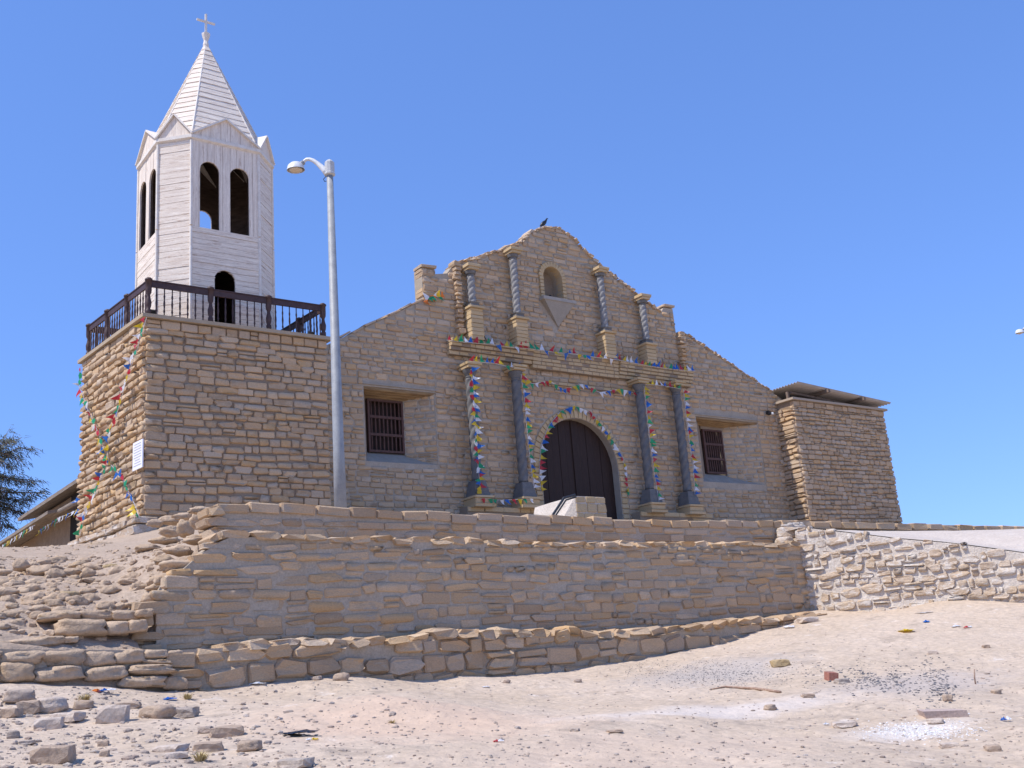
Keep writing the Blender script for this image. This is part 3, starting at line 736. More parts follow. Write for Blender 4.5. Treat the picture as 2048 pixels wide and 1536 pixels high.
# plinth ledge along the foot of the columns
pz = at(960, 1013, YF-.5).z
for x0, x1 in ((at(935, 1010, YF-.5).x, at(1098, 1015, YF-.5).x), (at(1280, 1018, YF-.5).x, at(1425, 1022, YF-.5).x)):
    MB().box(((x0+x1)/2, YF-.22, (5.9+pz)/2), (x1-x0, .5, pz-5.9)).build('plinth_core', m_mortar, ch_)
    course(x0, x1, pz-.17, pz, .52, (.5, .8)); course(x0+.05, x1-.05, pz-.40, pz-.17, .46, (.5, .8)); course(x0+.05, x1-.05, pz-.63, pz-.40, .46, (.5, .8)); course(x0+.05, x1-.05, pz-.8, pz-.63, .46, (.5, .8))
set_stones(ch_, bs, m_brick, 'cornice_stone')

def twisted(c, r, z0, z1, turns, m, name='shaft', lobes=3, par=None, hand=-1):
    n = 24; k = max(12, int(abs(turns)*22)); vs = []; fs = []
    for i in range(k+1):
        t = i/k; z = z0+(z1-z0)*t
        for j in range(n):
            a = 2*math.pi*j/n; ph = lobes*(a+hand*turns*2*math.pi*t/1.0)
            rr = r*(.74+.32*abs(math.cos(ph/2))**.7)
            vs.append((c[0]+rr*math.cos(a), c[1]+rr*math.sin(a), z))
    for i in range(k):
        for j in range(n): fs.append((i*n+j, i*n+(j+1) % n, (i+1)*n+(j+1) % n, (i+1)*n+j))
    mb = MB(); mb.v = vs; mb.f = fs+[tuple(range(n))[::-1], tuple(k*n+j for j in range(n))]
    return mb.build(name, m, par, smooth=True)
def column(x, Y, z0, z1, r, lower, label=None):
    c = new_obj('column', None, ch_, loc=Vector((x, Y, z0))-parent_origin(ch_))
    mS, mB_ = (m_colg, m_colg) if lower else (m_collt, m_colg)
    hb = .55 if lower else .16; hc_ = .30 if lower else .20
    if lower:
        b = MB().frust((x, Y, z0), (.58, .58), (.56, .56), .13).frust((x, Y, z0+.135), (.52, .52), (.50, .50), .18).frust((x, Y, z0+.32), (.46, .46), (.40, .40), .2)
    else:
        b = MB().frust((x, Y, z0), (.36, .36), (.34, .34), .10).frust((x, Y, z0+.10), (.30, .30), (.38, .38), .06)
    b.build('base', mB_, c)
    twisted((x, Y), r, z0+hb, z1-hc_, (z1-z0-hb-hc_)*(.85 if lower else 1.5), mS, par=c)
    MB().lathe((x, Y, 0), [(r*.9, z1-hc_), (r*1.05, z1-hc_+.05), (r*.9, z1-hc_+.08), (r*1.3, z1-.10), (r*1.5, z1-.02), (r*1.5, z1)], 16).build('capital', mB_, c, smooth=False)
    return c
YC = YF-.42
ps = []
for px, py0, px1, py1 in ((944, 738, 962, 993), (1033, 742, 1058, 996), (1281, 768, 1310, 1007), (1355, 773, 1386, 1011)):
    q = at(px1, py1, YC-.1); t = at(px, py0, YC-.1); x = (q.x+t.x)/2
    column(x, YC+.05, q.z, t.z, .165, True)
    for k, (wd, hh, zz) in enumerate(((.86, .10, q.z-.36), (.74, .25, q.z-.26))):
        pass
    # stone pedestal: slab, die
    ps.append((stone_mat4(Vector((x, YC+.05, q.z-.03)), X, Yv, ZZ, .74, .8, .075), 'brick', 1))
    ps.append((stone_mat4(Vector((x, YC+.05, q.z-.16)), X, Yv, ZZ, .66, .72, .19), 'brick', 1))
    ps.append((stone_mat4(Vector((x, YC+.05, q.z-.31)), X, Yv, ZZ, .82, .86, .11), 'brick', 1))
    ps.append((stone_mat4(Vector((x, YC+.05, t.z+.06)), X, Yv, ZZ, .52, .6, .09), 'brick', 1))
    ps.append((stone_mat4(Vector((x, YC+.05, t.z+.16)), X, Yv, ZZ, .60, .66, .09), 'brick', 1))
YU = YF-.28
for px, py0, px1, py1, pb in ((942, 541, 950, 614, 668), (1027, 508, 1040, 636, 690), (1202, 546, 1215, 664, 712), (1285, 600, 1299, 688, 722)):
    t = at(px, py0, YU-.1); q = at(px1, py1, YU-.1); x = (t.x+q.x)/2; zb = at(px1+10, pb, YU-.2).z; zb = ztop
    column(x, YU, q.z, t.z, .135, False)
    ps.append((stone_mat4(Vector((x, YU, t.z+.05)), X, Yv, ZZ, .42, .5, .09), 'brick', 1))
    ps.append((stone_mat4(Vector((x, YU, t.z+.15)), X, Yv, ZZ, .52, .58, .11), 'brick', 1))
    ps.append((stone_mat4(Vector((x, YU, q.z-.05)), X, Yv, ZZ, .60, .62, .08), 'brick', 1))
    z = zb; rd2 = random.Random(int(x*10))
    while z < q.z-.12:
        h = min(rd2.uniform(.12, .17), q.z-.09-z)
        if h < .03: break
        ps.append((stone_mat4(Vector((x+rd2.uniform(-.01, .01), YU+.03, z+h/2)), X, Yv, ZZ, .50, .52, h*.96), 'brick', 1)); z += h
set_stones(ch_, ps, m_brick, 'pedestal_stone')
# arch stones
vs_ = []
cxd = (dxl+dxr)/2; rr_ = (dxr-dxl)/2; zc_ = dzt-rr_
for i in range(31):
    a = math.pi*(i+.5)/31; P = Vector((cxd+(rr_+.14)*math.cos(a), YF+.12, zc_+(rr_+.14)*math.sin(a)))
    V = Vector((math.cos(a), 0, math.sin(a))); U = Vector((math.sin(a), 0, -math.cos(a)))
    vs_.append((stone_mat4(P, U, Yv, V, .165, .32, .30), 'brick', 1))
for sgn, xx in ((-1, dxl), (1, dxr)):
    z = 6.2
    while z < zc_-.05:
        h = random.uniform(.17, .24); vs_.append((stone_mat4(Vector((xx+sgn*.15, YF+.13, z+h/2)), X, Yv, ZZ, random.uniform(.26, .33), .36, h*.92), 'block', 1)); z += h
nx0, nx1 = niche_h[0][0], niche_h[1][0]; ncx = (nx0+nx1)/2; nr = (nx1-nx0)/2; nz_ = max(p[1] for p in niche_h)-nr
for i in range(13):
    a = math.pi*(i+.5)/13; P = Vector((ncx+(nr+.09)*math.cos(a), YF+.1, nz_+(nr+.09)*math.sin(a)))
    V = Vector((math.cos(a), 0, math.sin(a))); U = Vector((math.sin(a), 0, -math.cos(a)))
    vs_.append((stone_mat4(P, U, Yv, V, .12, .38, .20), 'brick', 1))
for xx in (nx0-.08, nx1+.08):
    z = niche_h[0][1]
    while z < nz_-.03:
        vs_.append((stone_mat4(Vector((xx, YF+.1, z+.07)), X, Yv, ZZ, .17, .38, .125), 'brick', 1)); z += .14
set_stones(ch_, vs_, m_brick, 'arch_stone')
# door
dr = new_obj('door', None, ch_, loc=Vector((cxd, YF+.28, 6.1))-parent_origin(ch_))
npk = 12
for i in range(npk):
    x0 = dxl-.1+(dxr-dxl+.2)*i/npk; x1 = dxl-.1+(dxr-dxl+.2)*(i+1)/npk-.012
    MB().box(((x0+x1)/2, YF+.32+.01*(i % 2), 8.1), (x1-x0, .06, 4.2)).build('plank', m_door, dr)
MB().box((cxd, YF+.30, 8.1), (.10, .08, 4.0)).build('meeting_stile', m_door, dr)
MB().box((cxd, YF+.6, 8.1), (dxr-dxl+.3, .4, 4.3)).build('door_backing', m_dark, ch_)
# plaster reveal round the door
rv = MB()
pts = [(dxr+.001, 6.15)]+[(cxd+(rr_+.001)*math.cos(math.pi*i/24), zc_+(rr_+.001)*math.sin(math.pi*i/24)) for i in range(25)]+[(dxl-.001, 6.15)]
vv = []
for x, z in pts:
    ix = cxd+(x-cxd)*.985
    vv += [(x, YF-.02, z), (ix, YF-.02, z-(.02 if z > zc_ else 0)), (ix, YF+.29, z-(.02 if z > zc_ else 0)), (x, YF+.29, z)]
ff = []
for i in range(len(pts)-1):
    for k in range(4): ff.append((i*4+k, i*4+(k+1) % 4, (i+1)*4+(k+1) % 4, (i+1)*4+k))
rv.add(vv, ff); rv.build('reveal', m_cement, ch_)
# niche inside, sill, corbel
MB().box((ncx, YF+.62, (niche_h[0][1]+nz_+nr)/2), (nr*2+.3, .3, nz_+nr-niche_h[0][1]+.3)).build('niche_back', m_mortar, ch_)
zs = niche_h[0][1]; nsx0 = at(1085, 602, YF-.2).x; nsx1 = at(1150, 610, YF-.2).x
MB().box(((nsx0+nsx1)/2, YF-.08, zs-.06), (nsx1-nsx0, .42, .12)).build('niche_sill', mat('pale_plaster', (.42, .37, .31), var=(.36, .32, .27), bump=.3), ch_)
tc = (nsx0+nsx1)/2; tz = at(1112, 652, YF-.1).z
MB().add([(nsx0+.06, YF-.26, zs-.12), (nsx1-.06, YF-.26, zs-.12), (nsx1-.06, YF+.02, zs-.12), (nsx0+.06, YF+.02, zs-.12), (tc, YF-.05, tz), (tc, YF+.02, tz)],
         [(0, 1, 2, 3), (0, 4, 1), (1, 4, 5, 2), (3, 5, 4, 0), (2, 5, 3)]).build('corbel', mat('corbel_plaster', (.38, .32, .25), var=(.33, .28, .22), bump=.3), ch_)
nb_ = thing('small_bird', 'small dark bird sitting inside the gable niche', 'bird', (ncx, YF+.15, zs))
MB().lathe((ncx, YF+.15, zs), [(.03, 0), (.07, .05), (.075, .11), (.04, .17), (.045, .21), (.03, .25)], 8).build('body', m_bird, nb_, smooth=True)
MB().tube([(ncx, YF+.15, zs+.1), (ncx+.16, YF+.17, zs+.06)], [.05, .015], 6).build('tail', m_bird, nb_)
MB().tube([(ncx, YF+.15, zs+.21), (ncx-.07, YF+.13, zs+.20)], [.015, .003], 5).build('beak', m_bird_head, nb_)
# windows
for wi, w_ in enumerate((w1, w2)):
    gx0, gx1, gz0, gz1 = w_['g']; ox0, ox1, oz0, oz1 = w_['o']
    wd = new_obj('window', None, ch_, loc=Vector(((gx0+gx1)/2, YG, gz0))-parent_origin(ch_))
    mb = MB(); t = .07
    mb.box((gx0+t/2, YG, (gz0+gz1)/2), (t, .1, gz1-gz0)).box((gx1-t/2, YG, (gz0+gz1)/2), (t, .1, gz1-gz0))
    mb.box(((gx0+gx1)/2, YG, gz0+t/2), (gx1-gx0-2*t, .1, t)).box(((gx0+gx1)/2, YG, gz1-t/2), (gx1-gx0-2*t, .1, t)); mb.build('frame', m_grille, wd)
    for k in (1, 2): MB().box(((gx0+gx1)/2, YG, gz0+(gz1-gz0)*k/3), (gx1-gx0-2*t, .07, .085)).build('crossbar', m_grille, wd)
    nbr = 9
    for k in range(1, nbr): MB().lathe((gx0+(gx1-gx0)*k/nbr, YG, 0), [(.022, gz0+t), (.03, gz0+.3), (.022, gz0+.55), (.03, gz0+.9), (.022, gz1-t)], 6).build('bar', m_grille, wd)
    MB().box(((gx0+gx1)/2, YG+.3, (gz0+gz1)/2), (gx1-gx0+.1, .05, gz1-gz0+.1)).build('dark_backing', m_door, wd)  # dark panel standing in for the darkness behind the bars
    # masonry filling round the grille: left cheek, head, splayed right cheek, sloped sill
    MB().add([(ox0-.01, YF+.02, gz0-.3), (gx0, YG+.1, gz0-.3), (ox0-.01, YG+.3, gz0-.3), (ox0-.01, YF+.02, oz1), (gx0, YG+.1, oz1), (ox0-.01, YG+.3, oz1)],
             [(2, 1, 0), (3, 4, 5), (0, 1, 4, 3), (1, 2, 5, 4), (2, 0, 3, 5)]).build('left_cheek', m_mortar, ch_)
    A = Vector((gx1, YG-.05, 0)); B = Vector((ox1+.01, YF+.01, 0))
    MB().add([(A.x, A.y, oz0-.2), (B.x, B.y, oz0-.2), (B.x, YG+.3, oz0-.2), (A.x, YG+.3, oz0-.2), (A.x, A.y, oz1+.1), (B.x, B.y, oz1+.1), (B.x, YG+.3, oz1+.1), (A.x, YG+.3, oz1+.1)],
             [(3, 2, 1, 0), (4, 5, 6, 7), (0, 1, 5, 4), (1, 2, 6, 5), (2, 3, 7, 6), (3, 0, 4, 7)]).build('right_cheek', m_mortar_g, ch_)
    js = []; lay(A, B-A, region(rect(0.0, (B-A).length, oz0+.1, oz1)), oz0+.1, oz1, (.15, .22), (.25, .5), js, 'pillow', gap=.04, proud=.025, depth=.14, seed=31+wi)
    set_stones(ch_, js, m_fac, 'jamb_stone')
    MB().box(((gx0+gx1)/2, YG+.1, (gz1+oz1+.3)/2+.0), (gx1-gx0+.2, .3, oz1+.3-gz1)).build('window_head', m_mortar, ch_)
    MB().add([(ox0, YF+.02, oz0-.02), (ox1, YF+.02, oz0-.02), (gx1+.05, YG+.08, gz0), (ox0, YG+.08, gz0), (ox0, YF+.02, oz0-.3), (ox1, YF+.02, oz0-.3), (gx1+.05, YG+.08, oz0-.3), (ox0, YG+.08, oz0-.3)],
             [(0, 1, 2, 3), (7, 6, 5, 4), (0, 4, 5, 1), (1, 5, 6, 2), (2, 6, 7, 3), (3, 7, 4, 0)]).build('sill', m_cement, ch_)
    for k in range(4):   # log lintel
        yy = YF+.08+k*.15; zt_ = oz1-.03-(k*.035)
        MB().tube([(ox0-.25, yy, zt_), ((ox0+ox1)/2, yy+.01, zt_-.015), (ox1+.25, yy-.01, zt_+.01)], [.075, .07, .08], 8).build('lintel_log', m_log, ch_, smooth=True)
    MB().box(((ox0+ox1)/2+.05, YF+.02, oz1+.09), (ox1-ox0+.5, .13, .06)).build('drip_mould', m_cement, ch_)
    blk_z = oz1
set_stones(ch_, fs_, m_fac, 'stone')
# nave behind the facade
nv = MB(); zr = 13.2
nv.add([(14.5, 29.21, 5.9), (34, 29.21, 5.9), (34, 52, 5.9), (14.5, 52, 5.9), (14.5, 29.21, 10.6), (34, 29.21, 10.6), (34, 52, 10.6), (14.5, 52, 10.6)],
       [(3, 2, 1, 0), (0, 1, 5, 4), (1, 2, 6, 5), (2, 3, 7, 6), (3, 0, 4, 7)]); nv.build('nave_wall', m_mud, ch_)
MB().add([(14.2, 29.21, 10.6), (24.2, 29.21, zr), (34.3, 29.21, 10.6), (14.2, 52.3, 10.6), (24.2, 52.3, zr), (34.3, 52.3, 10.6)],
         [(0, 1, 2), (5, 4, 3), (0, 3, 4, 1), (1, 4, 5, 2), (2, 5, 3, 0)]).build('nave_roof', m_thatch, ch_)
# spotlight on the facade right of the second window
q = at(1540, 827, YF-.15)
sl = thing('spotlight', 'small black and white spotlight on the facade left of the right-hand stone annex', 'spotlight', q)
MB().box(q+Vector((-.08, 0, .02)), (.16, .14, .13), Matrix.Rotation(.3, 3, 'Y')).build('housing', m_black, sl)
MB().lathe(q+Vector((.08, -.05, -.06)), [(.04, 0), (.07, .04), (.05, .1)], 10).build('lamp_glass', m_white, sl)
MB().tube([q+Vector((0, .18, .05)), q], .02, 6).build('bracket', m_black, sl)
q = at(975, 677, YF-.35)
sl = thing('spotlight', 'small grey floodlight standing on the cornice between the two left upper columns', 'spotlight', q)
MB().box(q, (.26, .12, .2), Matrix.Rotation(-.5, 3, 'X')).build('housing', m_cement, sl)
MB().tube([q+Vector((-.15, 0, -.15)), q+Vector((-.15, 0, .08)), q+Vector((.15, 0, .08)), q+Vector((.15, 0, -.15))], .012, 5).build('bracket', m_galv, sl)

# ------------------------------------------------------------------ stone annex with zinc roof
YA = 27.3
an0 = at(1600, 910, YA).x; an1 = at(1783, 920, YA).x; az1 = at(1590, 800, YA).z
ann = thing('stone_annex', 'square tan stone annex under a corrugated zinc roof at the right end of the church', 'annex', ((an0+an1)/2, YA+2, 6.1))
MB().box(((an0+an1)/2, YA+2.6, (5.6+az1)/2), (an1-an0-.06, 5.14, az1-5.6)).build('wall', m_mortar, ann)
as_ = []
lay((an0, YA, 0), X, region(rect(0, an1-an0, 6, az1-.02)), 5.9, az1-.25, (.15, .215), (.25, .52), as_, ('pillow', 'block', 'rough'), gap=.02, proud=.035, depth=.2, seed=41, wav=.03)
lay((an0, YA, 0), X, region(rect(0, an1-an0, az1-.25, az1-.02)), az1-.25, az1-.02, (.23, .23), (.4, .6), as_, 'block', gap=.02, proud=.045, depth=.2, seed=43, wav=0)
lay((an0, YA+1.2, 0), -Yv, region(rect(0, 1.2, 6, az1-.02)), 5.9, az1-.25, (.17, .23), (.5, .7), as_, ('rough', 'block'), gap=.03, proud=.07, depth=.35, seed=42, wav=.02)
set_stones(ann, as_, m_tower)
MB().box(((an0+an1)/2, YA+2.55, az1+.03), (an1-an0+.22, 5.4, .09)).build('coping_slab', mat('annex_coping', (.44, .35, .26), bump=.3), ann)
# roof: corrugations run along X, sheet falls towards +X
y0, y1 = YA-.35, YA+4.9
ca = at(1594.5, 764, y0); cb = at(1782, 806, y0)
RU = (cb-ca).normalized(); nW = 34; k4 = nW*4; vs = []; fs = []
for side, dz_ in ((0, 0), (1, -.012)):
    for i in range(k4+1):
        y = y0+(y1-y0)*i/k4; zz = .035*math.cos(2*math.pi*i/4/1.0)+dz_
        for e in (0, 1):
            P = ca.lerp(cb, e); vs.append((P.x, y, P.z+zz))
nn = (k4+1)*2
for s_ in (0, 1):
    for i in range(k4): fs.append((s_*nn+i*2, s_*nn+i*2+1, s_*nn+i*2+3, s_*nn+i*2+2))
for i in range(k4):
    fs.append((i*2, i*2+2, nn+i*2+2, nn+i*2)); fs.append((i*2+1, i*2+3, nn+i*2+3, nn+i*2+1))
fs.append((0, 1, nn+1, nn)); fs.append((nn-2, nn-1, 2*nn-1, 2*nn-2))
mb = MB(); mb.v = vs; mb.f = fs; mb.build('roof_sheet', m_zinc, ann, fix=False)
for t_ in (.30, .68):
    P = ca.lerp(cb, t_); MB().box((P.x, (y0+y1)/2-.05, P.z-.11), (.12, y1-y0+.1, .13)).build('roof_beam', m_beam, ann)
for yy in (YA+.3, YA+3.6):
    P = ca.lerp(cb, .5); FRr = Matrix((RU, Yv, RU.cross(Yv))).transposed()
    MB().box((P.x, yy, P.z-.24), ((cb-ca).length*.9, .1, .1), FRr).build('roof_purlin', m_beam, ann)
for xx in (an0+.15, (an0+an1)/2):
    P = ca.lerp(cb, (xx-ca.x)/(cb.x-ca.x)); MB().box((xx, YA+.3, (az1+P.z-.24)/2), (.1, .1, max(P.z-.24-az1, .05))).build('roof_post', m_beam, ann)

# ------------------------------------------------------------------ retaining walls
YM = 13.6
def wall_poly(px, Y): return [(at(x, y, Y).x, at(x, y, Y).z) for x, y in px]
mw_px = [(288, 1330), (286, 1262), (292, 1225), (300, 1195), (322, 1160), (338, 1142), (372, 1112), (420, 1082), (440, 1073), (560, 1076), (700, 1079), (900, 1084), (1100, 1090), (1300, 1091), (1500, 1091), (1601, 1090), (1613, 1150), (1629, 1222), (1640, 1300)]
mwp = wall_poly(mw_px, YM)
mw = thing('main_retaining_wall', 'long shaded stone retaining wall below the parapet, broken off in steps at its left end', 'stone wall', (10.5, YM, 1.6))
o = new_obj('wall', slab([(p[0]+(.16 if q[0] < 500 else 0), p[1]) for p, q in zip(mwp, mw_px)], [], .5), mw, m_mortar_g); o.location = Vector((0, YM, 0))-parent_origin(mw)
ms = []
lay((0, YM, 0), X, region(mwp), 1.75, 3.47, (.11, .19), (.2, .62), ms, ('rough', 'pillow', 'block', 'rough'), gap=.014, hgap=.02, proud=.02, depth=.2, seed=51, wav=.035, split=.08, roll=3, ragged=.22)
tp = []
path = [p for p, q in zip(mwp, mw_px) if q[1] < 1095]
rim(path, tp, .34, .11, 'rough', Y=YM, dep=.5, proud=.035)
tp = [(a, b, .02) for a, b, c in tp]
ms += tp
set_stones(mw, ms, m_wall)
YP = 14.1
pw_px = [(432, 1100), (432, 1011), (560, 1013), (700, 1019), (900, 1029), (1100, 1036), (1300, 1042), (1450, 1045), (1575, 1046), (1612, 1050), (1620, 1110)]
pwp = wall_poly(pw_px, YP)
pw = thing('parapet_wall', 'low stone parapet wall set back above the main retaining wall', 'stone wall', (11, YP, 3.5))
o = new_obj('wall', slab(pwp, [], .4), pw, m_mortar_g); o.location = Vector((0, YP, 0))-parent_origin(pw)
ws_ = []
lay((0, YP, 0), X, region(pwp), 3.45, 3.90, (.13, .18), (.3, .62), ws_, ('block', 'pillow', 'rough'), gap=.016, hgap=.022, proud=.018, depth=.16, seed=61, wav=.015, split=.03)
tp = []
rim(pwp[1:-1], tp, .5, .14, 'brick', Y=YP, dep=.46, proud=.035); ws_ += [(a @ Matrix.Translation((0, 0, -.35)), b, .02) for a, b, c in tp]
tp = []
rim([pwp[0], pwp[1]], tp, .16, .3, 'rough', Y=YP, dep=.45, proud=.05); ws_ += [(a, b, .02) for a, b, c in tp]
set_stones(pw, ws_, m_wall)
# right-hand continuation of the coping
cx0 = at(1558, 1047, 14.1).x
rp = thing('kerb_wall', 'thin line of coping stones along the top of the white slope at the right', 'stone kerb', (22, 14.1, 3.9))
ks = []; rdk = random.Random(3); u = cx0
MB().box(((cx0+48)/2, 14.32, 3.85), (48-cx0, .38, .34)).build('wall', m_mortar_g, rp)
while u < 48:
    ww = rdk.uniform(.35, .75); ks.append((stone_mat4(Vector((u+ww/2, 14.28, 4.0+rdk.uniform(-.012, .012))), X, Yv, ZZ, ww*.96, .5, .16), 'block', 1)); u += ww
set_stones(rp, ks, m_wall)
# ledge wall
YL = 13.1
lw_px = [(-260, 1400), (-260, 1296), (0, 1298), (150, 1300), (300, 1300), (360, 1300), (440, 1296), (540, 1287), (600, 1282), (700, 1290), (770, 1285), (860, 1272), (960, 1268), (1060, 1266), (1130, 1262), (1160, 1268), (1260, 1268), (1330, 1262), (1400, 1252), (1500, 1243), (1580, 1236), (1650, 1232), (1660, 1280), (1500, 1330), (1200, 1390), (400, 1420)]
lwp = wall_poly(lw_px, YL)
lwp2 = [p if i not in (0, 23, 24, 25, 22) else (p[0], min(p[1], 1.3)) for i, p in enumerate(lwp)]
lw = thing('ledge_wall', 'lowest stone ledge wall running along the foot of the retaining wall into the sand', 'stone wall', (9, YL, 1.3))
o = new_obj('wall', slab(lwp2, [], .55), lw, m_mortar_g); o.location = Vector((0, YL+.02, 0))-parent_origin(lw)
ls = []
xL = at(330, 1340, YL).x
wl_reg = region(lwp2)
lay((0, YL, 0), X, lambda a, b: inter(wl_reg(a, b), [(xL, 40)]), 1.2, 2.28, (.19, .27), (.3, .62), ls, ('rough', 'block', 'rough'), gap=.012, proud=.04, depth=.28, seed=71, wav=.03, split=.08, roll=4, sgap=0)
tp = []; rim([p for p, q in zip(lwp, lw_px) if q[1] < 1300 and 330 < q[0] < 1655], tp, .34, .14, 'rough', Y=YL, dep=.62, proud=.05)
ls += [(a, b, .02) for a, b, c in tp]
set_stones(lw, ls, m_wall)
# lit wall at the right: rough stones in pale mortar
CRt = Vector((CR.x, CR.y, 0))
def rpt(x, y): q = atp(x, y, CRt, RN); return ((q-CRt).dot(RD), q.z)
rw_px = [(1590, 1240), (1590, 1062), (1606, 1055), (1700, 1066), (1800, 1078), (1900, 1086), (2048, 1106), (2200, 1130), (2400, 1160), (2400, 1300)]
rwp = [rpt(*q) for q in rw_px]; rwp[0] = (rwp[0][0], 1.6); rwp[-1] = (rwp[-1][0], 1.2)
rw = thing('rubble_retaining_wall', 'sunlit retaining wall of rough stones in pale mortar at the right edge', 'stone wall', (CR.x, CR.y, 2))
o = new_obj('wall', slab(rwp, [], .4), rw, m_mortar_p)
o.matrix_basis = Matrix.Translation(-parent_origin(rw)) @ Matrix(((RD.x, RN.x, 0, CRt.x), (RD.y, RN.y, 0, CRt.y), (0, 0, 1, 0), (0, 0, 0, 1)))
rs = []
lay(CRt, RD, region(rwp, loose=True), 1.2, 3.85, (.10, .18), (.14, .42), rs, ('rough', 'rough', 'pillow'), gap=.03, proud=.035, depth=.2, seed=81, wav=.05, split=.12, roll=6, sgap=.05)
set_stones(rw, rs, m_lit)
# sloping cement apron from the top of that wall back to the coping
ap_ = MB(); n = 40; vs = []; fs = []
for i in range(n+1):
    t = i/n; u = -.35+t*(rwp[-2][0]+.35+8)
    zf = np.interp(u, [p[0] for p in rwp[1:-1]], [p[1] for p in rwp[1:-1]])+.015
    F_ = CRt+RD*u; 
    bx = F_.x
    for j in range(13):
        s_ = j/12; yb = 14.2; P = Vector((F_.x+.5*s_, F_.y+(yb-F_.y)*s_, zf+(3.93-zf)*(s_**.9)))
        P.z += .02*fbm(P.x, P.y, 2.) if 0 < j < 12 else 0
        vs.append(P)
for i in range(n):
    for j in range(12): fs.append((i*13+j, (i+1)*13+j, (i+1)*13+j+1, i*13+j+1))
ap_.add(vs, fs); o = ap_.build('apron', mat('pale_cement', (.56, .47, .385), var=(.62, .53, .44), noise_scale=2.5, bump=.6, bump_scale=12, spots=[((.50, .45, .40), .62, 5)]), None, smooth=True, fix=False); o.name = 'path'; o['kind'] = 'structure'  # object is the sloping cement apron, not a walkway
jp = thing('joint_stones', 'knot of big rough stones where the parapet meets the sunlit wall', 'stone pile', (16.9, 13.9, 3.5))
for i, (x, y, w_, h_, Y) in enumerate([(1578, 1066, 46, 24, 13.85), (1572, 1083, 30, 20, 13.75), (1597, 1085, 30, 20, 13.72), (1590, 1052, 40, 14, 14.0), (1570, 1052, 30, 12, 14.05), (1612, 1062, 22, 16, 13.9)]):
    JP.append((i, x, y, w_, h_, Y))
# ------------------------------------------------------------------ stair block with handrail
YS = 18.0
a = at(1150, 992, YS); b = at(1210, 993, YS)
stb = thing('stair_cheek', 'low stone stair cheek with a slanted pale left side in front of the church door', 'stair wall', (a.x, YS, 4.5))
c0 = at(1112, 1034, YS)
MB().add([(a.x, YS, 4.2), (b.x+.03, YS, 4.2), (b.x+.03, YS+.9, 4.2), (a.x, YS+.9, 4.2), (a.x, YS, a.z), (b.x-.03, YS, a.z), (b.x-.03, YS+.9, a.z), (a.x, YS+.9, a.z), (a.x-.42, YS+.5, 4.2), (a.x-.42, YS+1.3, 4.2), (a.x-.15, YS+1.3, a.z-.05)],
         [(0, 1, 5, 4), (4, 5, 6, 7), (1, 2, 6, 5), (0, 4, 8), (4, 7, 10), (4, 10, 9, 8), (2, 3, 7, 6)]).build('wall', m_mortar_p, stb)
bs_ = []
lay((a.x, YS, 0), X, region(rect(0, b.x-a.x, 4.2, a.z)), 4.4, a.z, (.17, .22), (.28, .36), bs_, 'block', gap=.015, proud=.02, depth=.12, seed=5, wav=0, split=0, sgap=0)
set_stones(stb, bs_, m_brick)
hr = tag(MB().tube([at(1099, 1040, YS-.25), at(1128, 996, YS-.25), at(1150, 990, YS-.2)], .03, 8).tube([at(1104, 1042, YS-.1), at(1132, 1000, YS-.1), at(1152, 994, YS-.1)], .02, 8).build('handrail', m_black, None), 'bent black metal handrail leaning beside the stair cheek', 'handrail')

